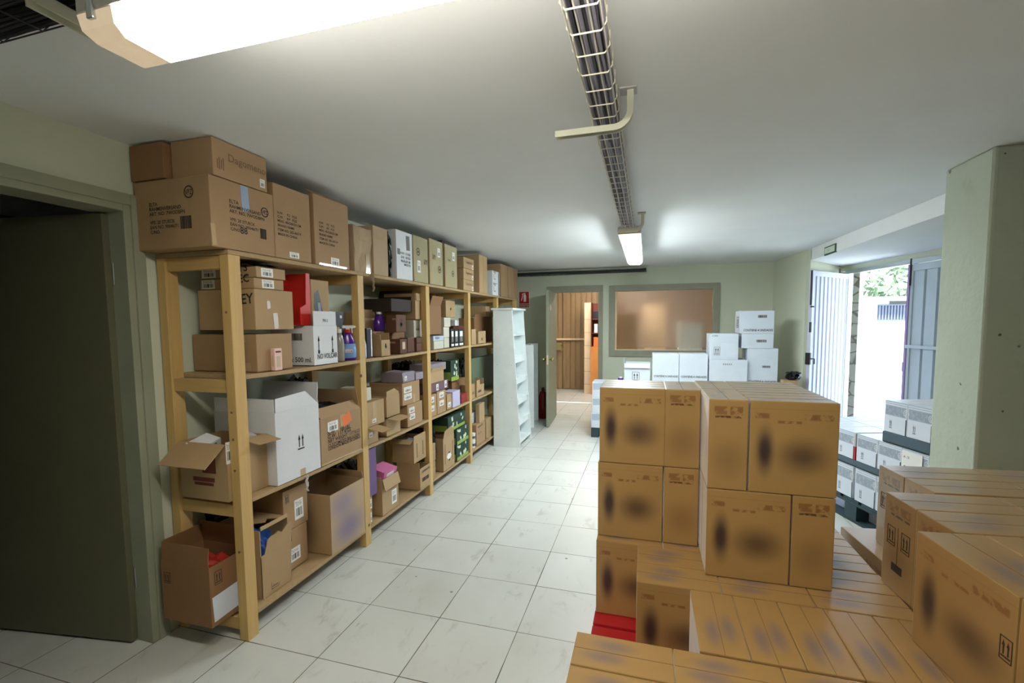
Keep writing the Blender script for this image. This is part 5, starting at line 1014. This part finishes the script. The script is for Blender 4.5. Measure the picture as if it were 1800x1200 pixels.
# bottom layer below the tall stack
for r in range(3):
    for c in range(4):
        if c == 3 and r == 2: pass
        bottle_carton(-.22+c*.304-(.06 if c == 3 else 0)*0, 2.15+r*.154, Z1, True, 'brown bottle carton, tall stack bottom layer, %s row, %s' % (RW[r], ['left end', 'second from the left', 'second from the right', 'right end'][c]) , GT) if not (c == 3) else bottle_carton(-.22+c*.304, 2.15+r*.154, Z1, True, 'brown bottle carton, tall stack bottom layer, %s row, right end' % RW[r], GT, L=.22)
# low block
FR = ['row touching the tall stack', 'second row from the tall stack']
for r in range(2):
    for c in range(3): bottle_carton(-.028+c*.316, 1.992-r*.156, Z1, True, 'brown bottle carton, low block, %s, %s' % (FR[r], ['left', 'middle', 'right'][c]), GF, L=.313)
for c in range(5): bottle_carton(.172+c*.149, 1.484, Z1, False, 'brown bottle carton, low block, row beside the hole, %s' % ['touching the hole', 'second from the hole', 'third from the hole', 'fourth from the hole', 'right end'][c], GF, L=.346, W=.147)
for r in range(3):
    for c in range(4):
        bottle_carton(-.212+c*.304, 1.322-r*.157, Z1, True, 'brown bottle carton, low block, %s row this side of the hole, %s' % (['first', 'second', 'third'][r], ['left end', 'second from the left', 'third from the left', 'right end'][c]), GF, L=.302 if c < 3 else .215)
# tall part
for li, z in enumerate((Z2, Z3)):
    ly = ('middle', 'top')[li]; kd = 'crisp' if li else 'blur'
    for r in range(2): bottle_carton(-.218+.006*li, 2.20+r*.155, z, True, 'brown bottle carton, tall stack %s layer, left half, %s row, sideways' % (ly, RW[r]), GT, kind=kd, L=.296)
    bottle_carton(.084, 2.20, z, False, 'brown bottle carton, tall stack %s layer, left half, end facing forward' % ly, GT, kind=kd, W=.150)
    xs = (.24, .385) if li else (.545, .24)
    for r in range(4): bottle_carton(xs[1]+(.004 if li else 0), 1.955+r*.1545, z, True, 'brown bottle carton, tall stack %s layer, right half, %s row, sideways' % (ly, RW[r]), GT, kind=kd, L=.300)
    for r in range(2): bottle_carton(xs[0]-(.0 if li else -.0), 1.955+r*.305, z, False, 'brown bottle carton, tall stack %s layer, right half, %s, end facing forward' % (ly, ('nearer', 'farther')[r]), GT, kind=kd, W=.143)

# right-hand brown stack, turned a little
ra = math.radians(5.8); du = Vector((math.cos(ra), math.sin(ra), 0)); dv = Vector((-math.sin(ra), math.cos(ra), 0))
GR = 'brown bottle cartons of the right hand stack'
def rs(cx, cy, u, v): p = Vector((cx, cy, 0))+du*u+dv*v; return p.x, p.y
x, y = rs(.945, 2.64, .0, -1.92); pallet((x, y, 0), 1.1, 1.90, .145, 'pine', 'wooden pallet under the right hand brown stack', ra)
for r in range(5):
    for c in range(2):
        x, y = rs(.945, 2.62, c*.364, -(r+1)*.366)
        bottle_carton(x, y, Z1, False, 'brown bottle carton, right stack bottom layer, %s row from pillar, %s' % (['first', 'second', 'third', 'fourth', 'fifth'][r], ('outer', 'inner')[c]), GR, L=.363, W=.361, rz=ra, right=True)
for gi, (cx, cy) in enumerate([(1.04, 2.488), (.902, 2.099)]):
    for r in range(2):
        for c in range(3 if gi else 2):
            x, y = rs(cx, cy, c*.364, -(r+1)*.181)
            bottle_carton(x, y, Z2, True, 'brown bottle carton, right stack top, %s pair from pillar, %s one, %s' % (('farthest', 'middle')[gi], ('farther', 'nearer')[r], ('left', 'centre', 'right')[c]), GR, L=.362, W=.179, rz=ra, right=True, arrows=(c == 0))
for c in range(4):
    x, y = rs(.832, 1.725, c*.184, -.364)
    bottle_carton(x, y, Z2, False, 'brown bottle carton, right stack top, lengthwise near row, %s' % ['left end', 'second from the left', 'third from the left', 'fourth from the left'][c], GR, L=.362, W=.182, rz=ra, right=True, arrows=(c == 0))
for r in range(2):
    for c in range(2):
        x, y = rs(.832, 1.725, c*.364, -.366-(r+1)*.183)
        bottle_carton(x, y, Z2, True, 'brown bottle carton, right stack top, nearest the camera, %s, %s' % (('farther', 'nearer')[r], ('left', 'right')[c]), GR, L=.362, W=.181, rz=ra, right=True, arrows=(c == 0))

# white wine cartons on the stack by the door
WINE = printed('wine_carton', (214, 222, 234), (), (('r', .5, .70, .46, .16, .008, (150, 160, 176), .8), ('t', .5, .70, .44, .14, .01, (120, 134, 152), .5), ('r', .5, .91, .48, .012, .004, (150, 160, 176), .8), ('r', .5, .975, .48, .02, .004, (120, 134, 156), .5)), (('t', .5, .5, .4, .3, .02, (186, 170, 190), .5),), True, .03)
WM = {}
def wine(x0, y0, z0, L, W, H, rz, label, group, red=False):
    t = empty('wine_carton', (x0, y0, z0), rz); tag(t, label, 'cardboard box', group)
    key = (L, W, H)
    if key not in WM:
        bm = new_bm(); box(bm, 0, L, 0, W, 0, H, .003); a = mesh_obj('carton_body', bm, WINE, t).data
        fr = (Vector((0, W, 0)), Vector((0, -1, 0)), Vector((0, 0, 1)), Vector((-1, 0, 0)), W, H)
        bm = new_bm(); arrow_pair(bm, fr, .3, .27, .16, .36, False); b = mesh_obj('arrow_mark', bm, 'slate', t).data
        bm = new_bm(); patch(bm, fr, .97, .25, .006, .5*H)
        c = mesh_obj('dark_edge', bm, 'blackpl', t).data
        bm = new_bm(); O, U, Vv, N, WW, HH = fr; cc = O+U*(.97*WW)+Vv*(.70*HH)+N*.002
        for rr in (.012, .022):
            for i in range(16):
                a0, a1 = 2*math.pi*i/16, 2*math.pi*(i+1)/16
                bm.faces.new([bm.verts.new(cc+(U*math.cos(q)+Vv*math.sin(q))*s) for q, s in ((a0, rr-.003), (a1, rr-.003), (a1, rr), (a0, rr))])
        d = mesh_obj('round_crest', bm, 'white', t).data
        WM[key] = (a, b, c, d)
    else:
        for nmx, me in zip(('carton_body', 'arrow_mark', 'dark_edge', 'round_crest'), WM[key]):
            c = bpy.data.objects.new(nmx, me); COL.objects.link(c); c.parent = t
    return t
wa = math.radians(17.5); wu = Vector((math.cos(wa), math.sin(wa), 0)); wv = Vector((-math.sin(wa), math.cos(wa), 0)); WC = Vector((1.443, 4.263, 0))
def ws(u, v): p = WC+wu*u+wv*v; return p.x, p.y
x, y = ws(0, -.86); pallet((x, y, 0), 1.05, 1.24, .178, 'teal', 'dark teal pallet under the white cartons by the metal door', wa)
GW = 'white cartons stacked by the metal door'
LV = [(.18, .25, 'lower'), (.482, .208, 'upper')]
for li, (z, hh, nm_) in enumerate(LV):
    for i in range(6):
        v0 = .34-(i+1)*.197-(.018 if i > 2 else 0)
        for c in range(2):
            if c == 1 and li == 0: continue
            x, y = ws(c*.305, v0); wine(x, y, z+.001, .30, .192, hh-.002, wa, 'white banded carton, %s layer by the door, %s%s' % (nm_, ['farthest in the row', 'second in the row', 'third in the row', 'fourth in the row', 'fifth in the row', 'last by the pillar'][i], ', back row' if c else ''), GW)
def sheet(u0, v0, u1, v1, z0, z1, label):
    t = empty('plastic_divider', (*ws(u0, v0), z0), wa); tag(t, label, 'divider')
    bm = new_bm(); box(bm, 0, u1-u0, 0, v1-v0, 0, z1-z0, .004); mesh_obj('divider_slab', bm, 'slate', t)
    bm = new_bm(); box(bm, -.002, 0, .01, v1-v0-.01, 0, .008); mesh_obj('divider_lip', bm, 'blackpl', t)
sheet(0, -.86, .61, .34, .4315, .481, 'slate blue divider slab between the two lower layers of white cartons')
sheet(.0, -.86, .61, -.50, .6915, .765, 'slate blue divider slab under the topmost white cartons by the pillar')
for i in range(2):
    for c in range(2):
        x, y = ws(.005+c*.305, -.50-(i+1)*.182); wine(x, y, .767, .30, .178, .218, wa, 'white carton with grey band, topmost pair by the pillar, %s%s' % (('farther', 'nearer')[i], ', behind' if c else ''), GW)
t = empty('red_bottle_sleeve', (*ws(-.004, -.2675), .485), wa); tag(t, 'narrow grey and red strip wedged between two white cartons by the door', 'packaging')
bm = new_bm(); box(bm, 0, .2, .0, .0145, 0, .1); mesh_obj('red_part', bm, 'redcap', t)
bm = new_bm(); box(bm, 0, .2, .0, .0145, .1, .2); mesh_obj('grey_part', bm, 'housing', t)
t = empty('address_label', (*ws(-.0045, -.80), .70-.085), wa); tag(t, 'white number label reading 21140 on the white cartons by the pillar', 'label')
fr = (Vector((0, .13, -.1)), Vector((0, -1, 0)), Vector((0, 0, 1)), Vector((-1, 0, 0)), .15, .16)
bm = new_bm(); patch(bm, fr, .5, .5, .15, .16); mesh_obj('label_paper', bm, 'white', t)
bm = new_bm(); put_text(bm, fr, '21140', .12, .18, .034); put_text(bm, fr, 'A. 12', .1, .72, .014); mesh_obj('label_text', bm, 'blackink', t)

# white four-unit cartons at the back
GB = 'white four unit cartons at the back wall'
pallet((-.705, 6.16, 0), .82, 1.0, .13, 'teal', 'dark green pallet at the back left of the tall stack')
pallet((.16, 6.20, 0), 1.45, 1.0, .13, 'teal', 'dark pallet under the white four unit cartons')
for li in range(3):
    for c in range(2):
        x0 = -.705+.01*(li > 0)+c*.40
        t = carton('closed', x0+.39, 6.16+.01*li, 6.50, .132+li*.205, .203, .39, 'winew', 'white carton on the dark green pallet, %s layer, %s' % (('bottom', 'middle', 'top')[li], ('left', 'right')[c]), dict(tag=[('n', .5, .74, .95, .42, 'greyband')]), nm='four_unit_carton', cat='cardboard box'); t['group'] = GB
def fu(x0, x1, z0, z1, y0, label, kind='closed', **o):
    t = carton(kind, x1, y0, y0+.34, z0, z1-z0, x1-x0, 'winew', label, o, nm='four_unit_carton', cat='cardboard box'); t['group'] = GB; return t
CT = 'CONTIENE 4 UNIDADES'
fu(.07, .395, .745, 1.126, 6.2, 'white carton reading CONTIENE 4 UNIDADES, left of the flat pair below the window', ntext=[(CT, .06, .22, .026)])
fu(.40, .735, .745, 1.128, 6.2, 'white carton reading CONTIENE 4 UNIDADES, right of the flat pair below the window', ntext=[(CT, .06, .22, .026)])
t = fu(-.28, .045, .75, 1.0, 6.17, 'small white open carton with arrows on the dark green pallet stack', kind='open', flaps=[('n', .06, 160), ('b', .05, 10)], arrows=[('n', .45, .32, .22, .5)])
for i, (x0, x1) in enumerate(((.17, .53), (.54, .90), (.91, 1.27), (1.28, 1.60))):
    fu(x0, x1, .132, .43, 6.2, 'white carton at floor level of the back pallet, %s' % ['first from the left', 'second from the left', 'third from the left', 'right end'][i])
    fu(x0, x1, .432, .742, 6.2, 'white carton in the middle level of the back pallet, %s' % ['first from the left', 'second from the left', 'third from the left', 'right end'][i])
fu(.75, 1.175, .745, 1.066, 6.15, 'white carton with slot row near its top, under the small arrow carton', ntext=[('0 0 0 0 0', .35, .80, .02)], arrows=[('l', .5, .5, .3, .5)])
fu(.745, 1.07, 1.068, 1.385, 6.16, 'white carton with two arrows and a pasted sheet, left of the tall white column', arrows=[('n', .26, .33, .16, .32)], ntext=[('4 UND.', .08, .90, .016)])
t = bpy.context.scene.collection.objects
bm = new_bm(); patch(bm, (Vector((.745, 6.16, 1.068)), Vector((1, 0, 0)), Vector((0, 0, 1)), Vector((0, -1, 0)), .325, .317), .66, .36, .16, .17, 0, .004); tag(mesh_obj('paper_sheet', bm, 'winew'), 'grey white sheet pasted on the small arrow carton', 'paper')
fu(1.18, 1.515, .745, 1.205, 6.2, 'white carton reading CONTIENE 4 UNIDADES with a raised lid, base of the tall white column', ntext=[(CT, .06, .10, .026)], bars=[('n', .62, .52, .25, .06)])
fu(1.11, 1.46, 1.207, 1.385, 6.2, 'low white carton in the middle of the tall white column', bars=[('n', .62, .5, .3, .18)])
fu(1.09, 1.46, 1.387, 1.662, 6.2, 'white carton reading CONTIENE 4 UNIDADES, topmost of the tall white column', ntext=[(CT, .10, .10, .026)], bars=[('n', .65, .75, .25, .12)], arrows=[('l', .5, .5, .3, .5)])
carton('closed', 1.70, 6.05, 6.18, 0, .84, .16, 'k1', 'brown carton standing by the free edge of the white metal door', {})
bm = new_bm(); crumple(bm, .16, .14, .1, .4, 5, 9); tag(mesh_obj('plastic_bag', bm, 'blackbag', None, (1.66, 6.12, .843)), 'crumpled black plastic on the brown carton by the metal door', 'bag')
t = empty('spray_can', (-.33, 6.24, .75)); tag(t, 'purple capped can beside the small white open carton', 'can')
bm = new_bm(); lathe(bm, [(.03, 0), (.032, .005), (.032, .05)], 16); mesh_obj('can_body', bm, 'purple', t); bm = new_bm(); lathe(bm, [(.022, .05), (.022, .07)], 16); mesh_obj('cap', bm, 'white', t)

for (y0, z0, hh, mm, lb, w) in ((2.845, 1.765, .13, 'tape', 'crumpled clear tape hanging from the top board edge under the torn carton', .05), (2.125, .60, .09, 'white', 'torn white paper scrap hanging from the board edge above the stacked cartons', .035)):
    bm = new_bm(); rd = random.Random(int(y0*100)); n = 6
    L_ = []
    for i in range(n+1):
        zz = z0+hh*i/n; yy = y0+rd.uniform(-.008, .008); ww = w*(.35+.65*i/n)*rd.uniform(.7, 1.1); xx = -1.838+rd.uniform(0, .012)*(1-i/n)
        L_.append([bm.verts.new((xx+dx_, yy+s*ww/2, zz)) for dx_, s in ((0, -1), (.008, 0), (0, 1))])
    for i in range(n):
        for k_ in range(2): bm.faces.new((L_[i][k_], L_[i][k_+1], L_[i+1][k_+1], L_[i+1][k_]))
    bmesh.ops.solidify(bm, geom=bm.faces[:], thickness=.0012)
    tag(mesh_obj('tape_scrap', bm, mm), lb, 'scrap')
